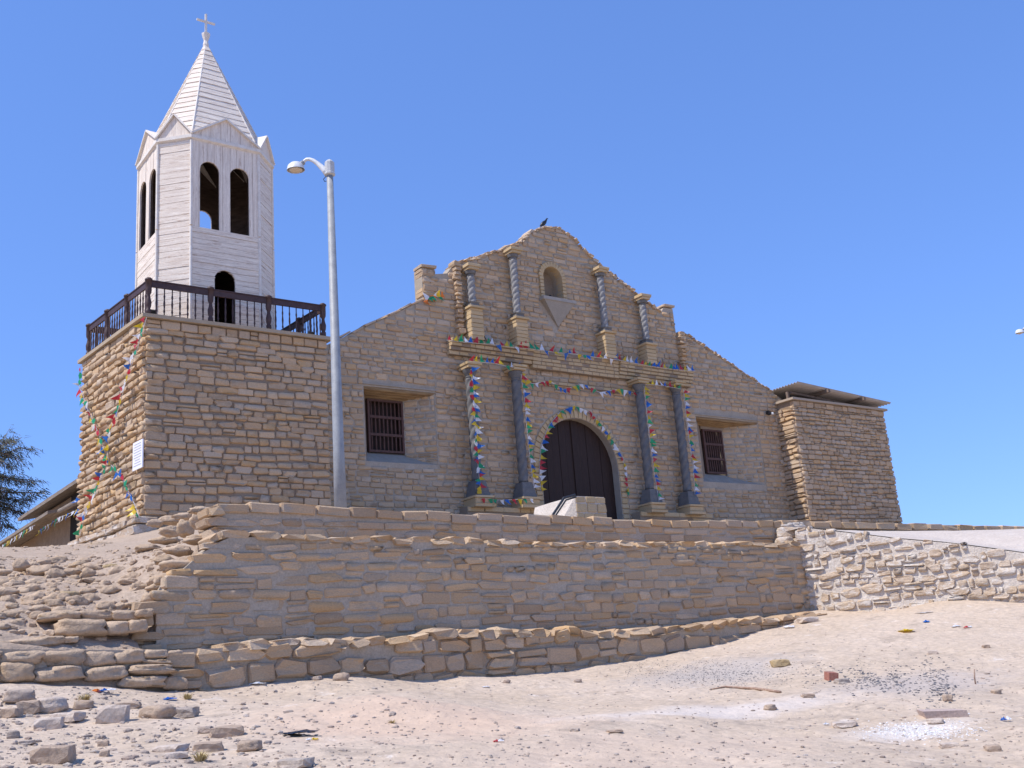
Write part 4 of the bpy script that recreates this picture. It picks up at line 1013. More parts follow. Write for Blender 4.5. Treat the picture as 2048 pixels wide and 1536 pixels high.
# ------------------------------------------------------------------ lamp post
lb = Vector((8.55, 17.0, 0)); lb.xy = atd(681, 1015, 18.9).xy; lb.z = hz(lb.x, lb.y)-.05
def lp_z(y): 
    return atd(662, y, 18.9)
def z_at(y, base):      # height where the vertical through base crosses picture row y
    lo, hi = base.z, base.z+15
    for _ in range(40):
        m_ = (lo+hi)/2; d = Vector((base.x, base.y, m_))-EYE; yy = 768-FPX*d.dot(UP)/d.dot(FW)
        if yy > y: lo = m_
        else: hi = m_
    return lo
zt = z_at(350, lb)
def street_lamp(base, zt, arm_dir, label):
    L = thing('street_lamp', label, 'street lamp', base)
    x, y, z0 = base
    MB().lathe((x, y, 0), [(.115, z0), (.10, z0+1.5), (.062, zt)], 16).build('pole', m_galv, L, smooth=True)
    MB().lathe((x, y, 0), [(.06, zt-.02), (.105, zt+.0), (.105, zt+.03), (.095, zt+.05), (.095, zt+.26), (.05, zt+.31), (.02, zt+.33)], 10).build('pole_cap', m_cap, L)
    A = Vector(arm_dir).normalized(); c = Vector((x, y, zt))
    key = [(.05, .03), (.10, .11), (.17, .20), (.25, .29), (.33, .36), (.40, .395), (.46, .40), (.50, .375), (.53, .34)]
    pts = [c+A*p+ZZ*q for p, q in key]
    MB().tube(pts, [.066, .060, .054, .044, .04, .036, .033, .032, .032], 10).build('arm', m_white, L, smooth=True)
    e = pts[-1]
    FRa = Matrix((A, ZZ.cross(A), ZZ)).transposed()
    MB().tube([e-A*.02+ZZ*.01, e+A*.09-ZZ*.05], [.045, .055], 10).build('ballast_housing', m_galv, L, smooth=True)
    hd = e+A*.15-ZZ*.09
    # dome head
    vs = []; fs = []; n = 16; prof = [(.03, .12), (.09, .10), (.135, .05), (.15, -.02), (.155, -.05)]
    for r, z in prof:
        for k in range(n):
            a = 2*math.pi*k/n; vs.append(hd+A*(r*1.15*math.cos(a))+ZZ.cross(A)*(r*math.sin(a))+ZZ*z)
    for i in range(len(prof)-1):
        for k in range(n): fs.append((i*n+k, i*n+(k+1) % n, (i+1)*n+(k+1) % n, (i+1)*n+k))
    fs.append(tuple(range(n)))
    MB().add(vs, fs).build('lamp_head', m_white, L, smooth=True)
    MB().lathe(hd-ZZ*.09, [(.06, 0), (.11, .02), (.14, .045)], 14).build('lamp_lens', m_lens, L, smooth=True)
    MB().tube([c+A*.08-ZZ*.02, c+A*.13-ZZ*.07, c+A*.11-ZZ*.12, c+A*.07-ZZ*.12], .008, 5).build('cable_loop', m_black, L)
street_lamp(tuple(lb), zt, (rt0*(-1)+f0*.12), 'tall grey street lamp with curved white arm in front of the church')
q = atd(2073, 660, 44); street_lamp((q.x, q.y, 6.1), z_at(672, Vector((q.x, q.y, 6.1))), (rt0*(-1)+f0*.1), 'distant street lamp whose white head pokes in at the right edge')

# ------------------------------------------------------------------ shed behind the tower, left
sh = thing('shed', 'low brown mud shed with dark weathered roof behind the stone tower', 'shed', (8.4, 38, 6.0))
XS = 8.3
def ax(x, y, Xp): d = ray(x, y); return EYE+d*(Xp/d.x)
p0 = ax(35, 1043, XS-.5); p1 = ax(158, 962, XS-.5)
MB().add([p0, p1, p1+Vector((4, 0, .9)), p0+Vector((4, 0, .9)), p0+ZZ*.12, p1+ZZ*.12, p1+Vector((4, 0, 1.02)), p0+Vector((4, 0, 1.02))],
         [(3, 2, 1, 0), (4, 5, 6, 7), (0, 1, 5, 4), (1, 2, 6, 5), (2, 3, 7, 6), (3, 0, 4, 7)]).build('roof', m_thatch, sh)
zw = min(p0.z, p1.z)-.05
MB().add([(XS, p1.y-1.5, 5.8), (XS, p0.y-1, 5.8), (XS+4, p0.y-1, 5.8), (XS+4, p1.y-1.5, 5.8), (XS, p1.y-1.5, p1.z), (XS, p0.y-1, p0.z), (XS+4, p0.y-1, p0.z+.8), (XS+4, p1.y-1.5, p1.z+.8)],
         [(0, 1, 5, 4), (1, 2, 6, 5), (2, 3, 7, 6), (3, 0, 4, 7)]).build('wall', m_mud, sh)
e0 = ax(88, 1036, XS-.55); e1 = ax(160, 1000, XS-.55)
MB().tube([e0, e0.lerp(e1, .5)-ZZ*.04, e1], [.07, .08, .08], 8).build('eave_pole', m_thatch, sh, smooth=True)
for k in range(7):
    t = k/6; P = e0.lerp(e1, t); Q = p0.lerp(p1, .35+.65*t)
    MB().tube([P, Vector((XS+.1, P.y, P.z+.15))], .04, 6).build('rafter', m_beam, sh)
dy = ax(150, 1070, XS-.03)
MB().box((XS-.02, dy.y, 6.9), (.06, 1.1, 2.0)).build('doorway', m_dark, sh)
q0 = ax(-90, 1145, XS-.9); q1 = ax(95, 1028, XS-.9)
MB().add([q0, q1, q1+Vector((1.3, 0, .25)), q0+Vector((1.3, 0, .25)), q0+ZZ*.1, q1+ZZ*.1, q1+Vector((1.3, 0, .35)), q0+Vector((1.3, 0, .35))],
         [(3, 2, 1, 0), (4, 5, 6, 7), (0, 1, 5, 4), (1, 2, 6, 5), (2, 3, 7, 6), (3, 0, 4, 7)]).build('lower_roof', m_thatch, sh)
MB().box((XS+.6, (q0.y+p0.y)/2, 6.6), (1, abs(q0.y-p0.y)+2, 1.7)).build('lower_wall', m_mud, sh)

# ------------------------------------------------------------------ tree at the left edge
tr = thing('tree', 'feathery dark green tree at the left edge behind the hill crest', 'tree', (0, 0, 0))
tb = atd(-190, 1110, 42); tr.location = (tb.x, tb.y, 5.9); tb.z = 5.9
top = atd(-200, 780, 42)
MB().tube([tb, tb.lerp(top, .4)+Vector((.2, .1, 0)), top], [.35, .25, .06], 8).build('trunk', m_bark, tr, smooth=True)
rt_ = random.Random(4); lv = []; lf = []; br = MB()
def spray(P, D, L_, n):
    """drooping needle bundle"""
    for k in range(n):
        t = rt_.random(); q = P+D*(L_*t)+Vector((rt_.gauss(0, .12), rt_.gauss(0, .12), rt_.gauss(0, .07)))
        d = (D*.8+Vector((rt_.gauss(0, .5), rt_.gauss(0, .5), -rt_.random()*.9))).normalized(); l_ = rt_.uniform(.12, .34); wv = d.orthogonal().normalized()*rt_.uniform(.012, .03)
        b = len(lv); lv.extend([q-wv, q+wv, q+d*l_]); lf.append((b, b+1, b+2))
targets = [(20, 885, 41), (45, 895, 41.5), (10, 925, 40.5), (30, 915, 42), (-10, 900, 42), (30, 960, 41), (70, 985, 41), (10, 975, 40.5), (50, 1000, 41.5), (20, 1010, 41), (40, 1025, 42), (0, 1035, 41), (-20, 990, 42), (60, 960, 42), (-10, 1020, 41), (5, 880, 43), (-30, 940, 41), (-40, 870, 41), (-50, 1040, 42), (-80, 920, 43), (-120, 880, 42), (-130, 960, 41), (-160, 840, 42), (-240, 850, 42), (-300, 900, 42), (-340, 980, 42), (-260, 960, 43), (-80, 840, 42), (-220, 790, 42), (5, 1050, 41)]
for x, y, D in targets:
    E_ = atd(x, y, D); t = rt_.uniform(.35, .8); S0 = tb.lerp(top, t); S0.z = min(S0.z, E_.z+.8)
    mid = S0.lerp(E_, .55)+ZZ*.5
    br.tube([S0, mid, E_], [.09, .05, .012], 5)
    for s in np.linspace(.35, 1, 9):
        P = (S0.lerp(mid, s/.55) if s < .55 else mid.lerp(E_, (s-.55)/.45))
        d0 = (E_-mid).normalized()
        for _ in range(4):
            d = (d0+Vector((rt_.gauss(0, .7), rt_.gauss(0, .7), rt_.gauss(-.25, .4)))).normalized()
            Lb = rt_.uniform(.35, .85); br.tube([P, P+d*Lb-ZZ*.05], [.014, .005], 3, cap=False); spray(P, d, Lb, 15)
br.build('limbs', m_bark, tr)
mb = MB(); mb.v = [tuple(v) for v in lv]; mb.f = lf; mb.build('crown', m_leaf, tr, fix=False)

# ------------------------------------------------------------------ bird on the gable
def skin(name, pts, edges, rad, m, par, sub=2):
    me = bpy.data.meshes.new(name); me.from_pydata([tuple(p) for p in pts], edges, []); o = bpy.data.objects.new(name, me); COL.objects.link(o)
    md = o.modifiers.new('s', 'SKIN'); me.skin_vertices[0].data[0].use_root = True
    for v, r in zip(me.skin_vertices[0].data, rad): v.radius = r if hasattr(r, '__len__') else (r, r)
    s2 = o.modifiers.new('u', 'SUBSURF'); s2.levels = sub
    dg = bpy.context.evaluated_depsgraph_get(); m2 = bpy.data.meshes.new_from_object(o.evaluated_get(dg)); bpy.data.objects.remove(o)
    m2.materials.clear(); off = parent_origin(par); m2.transform(Matrix.Translation(-off)); m2.name = name
    return new_obj(name, m2, par, m)
bp_ = at(1088, 456, YF+.1); bp_.z += .02
bd = thing('black_bird', 'black vulture-like bird perched on the top of the church gable', 'bird', bp_)
px_ = lambda x, y: at(x, y, YF+.1)
body = [px_(1087, 447), px_(1090, 444), px_(1093, 439), px_(1094, 436.5), px_(1083, 450), px_(1080.5, 453)]
skin('body', body, [(0, 1), (1, 2), (2, 3), (0, 4), (4, 5)], [(.085, .085), (.065, .065), (.03, .03), (.035, .035), (.05, .05), (.025, .04)], m_bird, bd)
MB().tube([px_(1094, 436.5), px_(1096.5, 438)], [.018, .005], 6).build('beak', m_bird_head, bd)
for dx in (0, 2.5): MB().tube([px_(1087+dx, 449), px_(1088+dx, 457)], .01, 5).build('leg', m_bird_head, bd)

# ------------------------------------------------------------------ bunting
flag_pool = {}
def flag_mesh(color, k):
    if (color, k) not in flag_pool:
        rd = random.Random(k*7+1); n = 4; vs = []; fs = []
        ph = rd.uniform(0, 6); am = rd.uniform(.1, .45); sk = rd.uniform(-.5, .5)
        for j in range(n+1):
            t = j/n; w_ = .5*(1-t)+.02
            y = am*math.sin(ph+t*3)*t; zz = -t
            for i in range(3): vs.append(((i-1)*w_+sk*t, y+(.12*(i == 1)*(1-t))*rd.choice((-1, 1)), zz))
        for j in range(n):
            for i in range(2): fs.append((j*3+i, j*3+i+1, j*3+i+4, j*3+i+3))
        me = mesh(vs, fs, 'flag', True); me.materials.append(FLAG[color]); flag_pool[color, k] = me
    return flag_pool[color, k]
rf = random.Random(99)
CYC = ['red', 'yellow', 'green', 'white', 'blue']
def bunting(label, P, n, size=.2, out=Vector((0, -1, 0)), mode='hang', name='bunting', cyc=CYC, sag=0.0):
    P = [Vector(q) for q in P]; Ls = [0]
    for a, b in zip(P, P[1:]): Ls.append(Ls[-1]+(b-a).length)
    T = thing(name, label, 'bunting', P[0])
    def pos(s):
        for i in range(len(P)-1):
            if s <= Ls[i+1] or i == len(P)-2:
                t = (s-Ls[i])/(Ls[i+1]-Ls[i]); return P[i].lerp(P[i+1], t)-ZZ*(sag*4*t*(1-t)), (P[i+1]-P[i]).normalized()
    mb = MB(); mb.tube([pos(Ls[-1]*i/40)[0] for i in range(41)], .009, 3, cap=False); mb.build('string', FLAG['white'], T)
    n = int(n*1.35)
    for k in range(n):
        s = Ls[-1]*(k+.5+rf.uniform(-.25, .25))/n; p, t = pos(s)
        if mode == 'hang': D = -ZZ+t*rf.uniform(-.3, .3)+out*rf.uniform(0, .3)
        elif mode == 'up': D = (ZZ*rf.choice((1, 1, 1, -.6)))+t*rf.uniform(-.5, .5)+out*rf.uniform(-.2, .2)
        elif mode == 'side': D = t.cross(out)*rf.choice((1, -1))+out*rf.uniform(0, .5)-ZZ*rf.uniform(0, .9)
        elif mode == 'right': D = X*rf.uniform(.3, 1)+out*rf.uniform(0, .5)-ZZ*rf.uniform(.1, .9)
        elif mode == 'radial': D = mode_vec(p)+t*rf.uniform(-.35, .35)+out*rf.uniform(0, .3)
        D = (D-t*D.dot(t)*.6).normalized(); U = (t-D*t.dot(D)).normalized(); N = U.cross(-D)
        sz = size*rf.uniform(.8, 1.2); Nn = -N if N.dot(out) > 0 else N
        me = flag_mesh(cyc[(k+rf.choice((0, 0, 0, 1))) % len(cyc)], rf.randrange(6))
        o = new_obj('flag', me, T); o.matrix_basis = Matrix.Translation(p-P[0]+out*.03) @ Matrix(((U.x*sz*.8, Nn.x*sz, -D.x*sz, 0), (U.y*sz*.8, Nn.y*sz, -D.y*sz, 0), (U.z*sz*.8, Nn.z*sz, -D.z*sz, 0), (0, 0, 0, 1)))
    return T
def mode_vec(p):
    return (p-Vector((cxd, p.y, zc_))).normalized()*-1
ft = lambda pts, Y: [at(x, y, Y) for x, y in pts]
bunting('string of coloured pennants along the upper edge of the cornice', ft([(893, 680), (980, 688), (1065, 698), (1150, 708), (1240, 720), (1320, 735), (1390, 742)], YF-.47), 40, .22, mode='up', sag=.02)
bunting('short string of pennants between the capitals of the two left columns', ft([(938, 722), (990, 727), (1040, 738)], YF-.62), 8, .22, mode='up')
bunting('short string of pennants between the capitals of the two right columns', ft([(1290, 768), (1330, 772), (1362, 778)], YF-.62), 6, .2, mode='up')
bunting('string of pennants zigzagging over the lintel band above the door arch', ft([(1045, 745), (1062, 768), (1100, 762), (1125, 780), (1165, 768), (1200, 785), (1240, 778), (1282, 790)], YF-.3), 20, .21, mode='hang')
ang = [(1082, 985), (1078, 940), (1082, 890), (1098, 850), (1122, 822), (1148, 812), (1180, 825), (1210, 860), (1236, 900), (1252, 935), (1254, 970), (1258, 995)]
bunting('string of pennants framing the arched church door', ft(ang, YF-.05), 32, .2, mode='radial')
bunting('pennants wound thickly down the leftmost lower column', ft([(942, 738), (947, 800), (951, 860), (955, 920), (961, 985)], YF-.70), 36, .21, mode='side', cyc=['blue', 'red', 'yellow', 'green', 'white'])
bunting('pennants running down the right side of the second lower column', ft([(1042, 748), (1049, 800), (1054, 860), (1060, 920), (1068, 975)], YF-.66), 18, .19, mode='right')
bunting('pennants running down the right side of the third lower column', ft([(1288, 772), (1294, 830), (1301, 890), (1309, 950), (1318, 1003)], YF-.66), 18, .2, mode='right')
bunting('pennants running down the right side of the rightmost lower column', ft([(1367, 778), (1372, 830), (1378, 880), (1386, 930), (1390, 990)], YF-.66), 19, .19, mode='right')
bunting('short string of pennants between the bases of the two left columns', ft([(960, 997), (1000, 1000), (1065, 998)], YF-.75), 7, .2)
bunting('bright ribbons bunched on the upper left shoulder of the church', ft([(848, 602), (865, 592), (888, 596)], YF-.1), 7, .22, mode='side', cyc=['orange', 'white', 'yellow', 'green'])
tl = lambda pts, d=.22: [atp(x, y, TA-nL*d, nL) for x, y in pts]
bunting('string of pennants down the far left edge of the stone tower', tl([(162, 730), (160, 770), (172, 810), (190, 850), (205, 890), (218, 925)]), 17, .22, out=-nL, mode='side')
bunting('string of pennants from the tower corner down to the middle of its sunlit side', tl([(293, 635), (272, 705), (250, 770), (236, 820), (222, 860), (213, 905), (218, 925)]), 22, .22, out=-nL, mode='side')
bunting('string of pennants from the middle of the tower side down to its left foot', tl([(218, 925), (200, 960), (190, 990), (172, 1020), (160, 1070)]), 14, .22, out=-nL, mode='side')
bunting('string of pennants from the middle of the tower side down to its right foot', tl([(218, 925), (245, 955), (258, 985), (270, 1010), (280, 1038)]), 10, .22, out=-nL, mode='side')
bunting('faded pennants strung under the eave of the mud shed', [ax(x, y, XS-.62) for x, y in ((158, 985), (160, 1018), (120, 1035), (78, 1062))], 14, .2, out=-X, mode='hang', cyc=['green', 'blue', 'yellow', 'white', 'white'])
bunting('faded pennants strung under the lower roof left of the mud shed', [ax(x, y, XS-1.0) for x, y in ((70, 1050), (40, 1068), (5, 1092))], 10, .2, out=-X, mode='hang', cyc=['white', 'white', 'yellow', 'green'])

# ------------------------------------------------------------------ rubble bank, left
def rock_mesh(seed, kind=0):
    rd = random.Random(seed); bm = bmesh.new(); bmesh.ops.create_icosphere(bm, subdivisions=2 if kind == 1 else 3, radius=.5)
    if kind == 2:
        for v in bm.verts:
            c = v.co.normalized(); v.co = c*.5*(1+.35*noise.noise(c*1.5+Vector((seed, 0, 0)))+.22*noise.noise(c*3.5+Vector((0, seed, 0)))+.16*noise.noise(c*8+Vector((0, 0, seed))))
        me = bpy.data.meshes.new('rock'); bm.to_mesh(me); bm.free(); me.polygons.foreach_set('use_smooth', [True]*len(me.polygons)); return me
    for v in bm.verts:
        c = v.co.normalized()
        if kind == 0:
            e = Vector([math.copysign(abs(q)**.72, q) for q in c]); e *= .5/max(abs(q) for q in e)*.86
            v.co = (e*.6+c*.5*.4)*(1+.22*noise.noise(c*1.6+Vector((seed*3.1, 0, 0)))+.13*noise.noise(c*3.6+Vector((0, seed*1.7, 0)))+.06*noise.noise(c*8+Vector((0, 0, seed))))*1.08
            continue
        s_ = .5*(1+.30*noise.noise(c*1.3+Vector((seed*3.1, 0, 0)))+.20*noise.noise(c*2.9+Vector((0, seed*1.7, 0))))
        q = c*s_
        k = .8 if kind == 0 else .62
        for i in range(3): q[i] = max(min(q[i], .5*k+.08*noise.noise(c*2+Vector((i*9, seed, 0)))), -.5*k+.08*noise.noise(c*2+Vector((i*7, 0, seed))))
        v.co = q*(1/k)
    me = bpy.data.meshes.new('rock'); bm.to_mesh(me); bm.free()
    me.polygons.foreach_set('use_smooth', [kind == 0]*len(me.polygons))
    return me
RK = {}
def rock(kind, m, i):
    k = (kind, m.name, i)
    if k not in RK: me = rock_mesh(i+1+kind*50, kind); me.materials.append(m); RK[k] = me
    return RK[k]
m_ochre = mat('ochre_clod', (.52, .37, .18), var=(.46, .34, .2), noise_scale=8, bump=1, bump_scale=14, bump_dist=.04)
bank = thing('rubble_bank', 'sunlit bank of rounded stones and clods stepping up left of the retaining wall', 'rubble bank', (3, 14, 2))
bk = [(31, 1345, 69, 38, 13.05), (117, 1348, 94, 31, 13.05), (212, 1347, 83, 29, 13.05), (304, 1339, 92, 20, 13.02), (285, 1364, 88, 24, 13.0), (352, 1366, 46, 26, 13.0), (-40, 1345, 70, 36, 13.05), (-120, 1345, 80, 36, 13.05),
      (42, 1316, 83, 27, 13.12), (125, 1316, 81, 32, 13.12), (198, 1318, 60, 29, 13.12), (258, 1314, 62, 29, 13.12), (312, 1308, 48, 18, 13.1), (352, 1312, 34, 22, 13.1), (-40, 1315, 75, 28, 13.12), (-120, 1315, 80, 28, 13.12),
      (312, 1324, 60, 10, 13.08), (73, 1285, 98, 23, 13.35), (5, 1291, 34, 18, 13.35), (142, 1279, 28, 12, 13.3), (162, 1256, 95, 34, 13.45), (236, 1256, 46, 27, 13.45), (277, 1252, 36, 26, 13.4),
      (205, 1282, 60, 16, 13.75), (262, 1284, 50, 16, 13.7), (121, 1231, 77, 20, 13.75), (196, 1231, 66, 22, 13.7), (252, 1231, 52, 22, 13.6), (290, 1226, 32, 16, 13.5),
      (90, 1141, 70, 24, 16.1), (42, 1130, 31, 23, 16.3), (112, 1152, 38, 27, 15.9), (146, 1145, 40, 17, 16), (177, 1150, 27, 27, 15.8), (285, 1175, 40, 31, 15.0), (215, 1185, 56, 28, 14.9), (221, 1210, 42, 17, 14.4),
      (31, 1168, 40, 18, 15.5), (73, 1166, 45, 19, 15.5), (52, 1183, 38, 19, 15.1), (90, 1190, 42, 18, 15), (15, 1185, 42, 20, 15), (13, 1206, 33, 27, 14.7), (71, 1212, 66, 23, 14.6), (31, 1229, 30, 17, 14.2), (66, 1233, 28, 16, 14.2),
      (22, 1254, 54, 27, 13.9), (160, 1128, 30, 12, 16.6), (192, 1131, 26, 6, 16.4), (248, 1196, 25, 14, 14.7), (255, 1172, 24, 13, 15.1), (140, 1170, 40, 16, 15.4), (165, 1178, 28, 18, 15.2), (10, 1145, 26, 14, 15.9), (-60, 1180, 50, 24, 15.2), (-80, 1235, 60, 26, 14.2), (-60, 1140, 50, 22, 16),
      (204, 1090, 58, 13, 22), (333, 1079, 52, 16, 17.5), (297, 1095, 50, 14, 16.8), (347, 1040, 56, 16, 19.5), (312, 1046, 30, 14, 19.5), (375, 1032, 50, 14, 19.0), (400, 1040, 34, 34, 15.6), (372, 1055, 34, 34, 16.4), (345, 1062, 40, 22, 17), (418, 1058, 34, 24, 14.6), (394, 1078, 46, 18, 14.4), (360, 1100, 50, 20, 14.3), (366, 1130, 74, 22, 13.75), (330, 1120, 40, 18, 14.3), (405, 1020, 44, 14, 14.8), (330, 1160, 36, 18, 13.9), (305, 1197, 36, 20, 13.7)]
def place_px(x, y, wpx, hpx, Y, name, me, par, dep=None, embed=.1, roll=0):
    P = at(x, y, Y); D = (P-EYE).dot(FW); w_ = wpx*D/FPX/.86; h_ = hpx*D/FPX; d_ = dep or w_*.6
    o = new_obj(name, me, par)
    Ux = rt0 if par is not bank else (X*.8+rt0*.2).normalized()
    if par is bank: w_ = wpx*D/FPX/.93
    Nn = ZZ.cross(Ux); P = P+Nn*(d_*.32)
    Q = P-parent_origin(par)
    c_, s_ = math.cos(roll), math.sin(roll); U2 = Ux*c_+ZZ*s_; V2 = ZZ*c_-Ux*s_
    o.matrix_basis = stone_mat4(Q, U2, Nn, V2, w_, d_, h_); return o
rdb = random.Random(12)
for i, (x, y, w_, h_, Y) in enumerate(bk):
    och = (x, y) in ((140, 1197), (225, 1139))
    place_px(x, y, w_*1.02, h_*1.05, Y, 'stone', rock(2 if (y < 1250 and Y > 14) else 0, m_rubble, i % 10), bank, roll=rdb.uniform(-.06, .06), dep=w_*.8/FPX*14)
for k in range(130):
    x, y = rdb.uniform(-120, 318), rdb.uniform(1118, 1262)
    if y > 1200 and x > 270: continue
    P = None
    d = ray(x, y); t = 11.
    while t < 24:
        q = EYE+d/d.dot(FW)*t
        if q.z <= hz(q.x, q.y): P = q; break
        t += .1
    if P is None or P.y < 13.7: continue
    w_ = rdb.uniform(12, 40); place_px(x, y, w_, w_*rdb.uniform(.4, .7), P.y-.12, 'stone', rock(2, m_rubble, rdb.randrange(10)), bank, roll=rdb.uniform(-.2, .2))
place_px(140, 1197, 44, 29, 14.7, 'stone', rock(0, m_ochre, 3), bank); place_px(225, 1139, 37, 23, 16.2, 'stone', rock(0, m_ochre, 5), bank)
for i, x, y, w_, h_, Y in JP: place_px(x, y, w_, h_, Y, 'stone', rock(0, m_lit, i), jp, dep=.4)
# small clods on the slope
def scatter(name, m, pts, kind='rock', parent=None):
    V = []; F = []; b = 0; mes = [rock_mesh_small(i) for i in range(8)]
    for P, s_, fl in pts:
        v0, f0_ = random.choice(mes); a = random.uniform(0, 6.28); c, s1 = math.cos(a), math.sin(a); sx, sy = s_*random.uniform(.7, 1.4), s_*random.uniform(.6, 1)
        for q in v0:
            x, y, z = q.x*sx, q.y*sy, q.z*s_*fl
            V.append((P.x+c*x-s1*y, P.y+s1*x+c*y, P.z+z))
        F += [tuple(j+b for j in f) for f in f0_]; b += len(v0)
    o = new_obj(name, mesh(V, F, name), parent, m); o['kind'] = 'stuff'; return o
_rs = {}
def rock_mesh_small(i):
    if i not in _rs:
        bm = bmesh.new(); bmesh.ops.create_icosphere(bm, subdivisions=1, radius=.5); rd = random.Random(i)
        for v in bm.verts: v.co *= rd.uniform(.7, 1.15)
        _rs[i] = ([v.co.copy() for v in bm.verts], [tuple(v.index for v in f.verts) for f in bm.faces]); bm.free()
    return _rs[i]
random.seed(31)
pts = []
for _ in range(3600):
    x, y = random.uniform(-2, 5.6), random.uniform(13.3, 19) if random.random() < .8 else random.uniform(19, 26)
    if x > 3.9 and y < 14.2: continue
    s_ = random.choice((.02, .03, .04, .05, .08, .13))*random.uniform(.7, 1.3)*(1 if y < 17 else .7); pts.append((Vector((x, y, hz(x, y))), s_, .7))
tag(scatter('rubble', m_rubble, pts), 'small stones and clods strewn over the sunlit slope at the left', 'rubble')

# ------------------------------------------------------------------ pebbles, dark gravel, white gravel
pts = []
def view_pts(n, x0, x1, y0, y1, szf, fl=.6, dens=None):
    out = []
    while len(out) < n:
        x, y = random.uniform(x0, x1), random.uniform(y0, y1)
        if dens and random.random() > dens(x, y): continue
        P = hit(x, y, d0=5, d1=24)
        if P.y > 13.0: continue
        z = gz(P.x, P.y); P.z = z; out.append((P, szf(), fl))
    return out
pts = view_pts(3600, -80, 2120, 1250, 1540, lambda: random.choice((.008, .012, .018, .03))*random.uniform(.7, 1.5))
pts += view_pts(240, -80, 2120, 1300, 1540, lambda: random.choice((.035, .05))*random.uniform(.7, 1.5), .5)
pts += view_pts(900, -60, 1000, 1375, 1540, lambda: random.choice((.01, .015, .025, .045, .07))*random.uniform(.7, 1.5), .6, lambda x, y: max(0, 1-x/900))
tag(scatter('pebbles', m_rock, pts), 'pebbles and small stones scattered over the sand', 'pebbles')
gs1 = lambda cx_, cy_, rx, ry: (lambda x, y: math.exp(-(((x-cx_)/rx)**2+((y-cy_)/ry)**2)))
pts = view_pts(1700, 1230, 1650, 1310, 1400, lambda: random.choice((.01, .015, .022))*random.uniform(.7, 1.4), .5, gs1(1430, 1348, 130, 22))
pts += view_pts(1000, 1600, 2000, 1310, 1430, lambda: random.choice((.015, .022, .035))*random.uniform(.7, 1.4), .6, lambda x, y: max(math.exp(-(((x-1780)/120)**2+((y-1355)/22)**2)), math.exp(-(((x-1880)/45)**2+((y-1385)/25)**2)))*(.3+.7*(fbm(x, y, .02, 2) > 0)))
tag(scatter('dark_gravel', m_char, pts), 'dark grey gravel and charcoal bits spread on the sand at the right', 'gravel')
pts = view_pts(1100, 1700, 1980, 1430, 1490, lambda: random.choice((.010, .016, .022))*random.uniform(.7, 1.4), .5, gs1(1840, 1462, 85, 13))
tag(scatter('white_gravel', m_wgrav, pts), 'patch of white chips spilled on the sand below the flat slab', 'gravel')

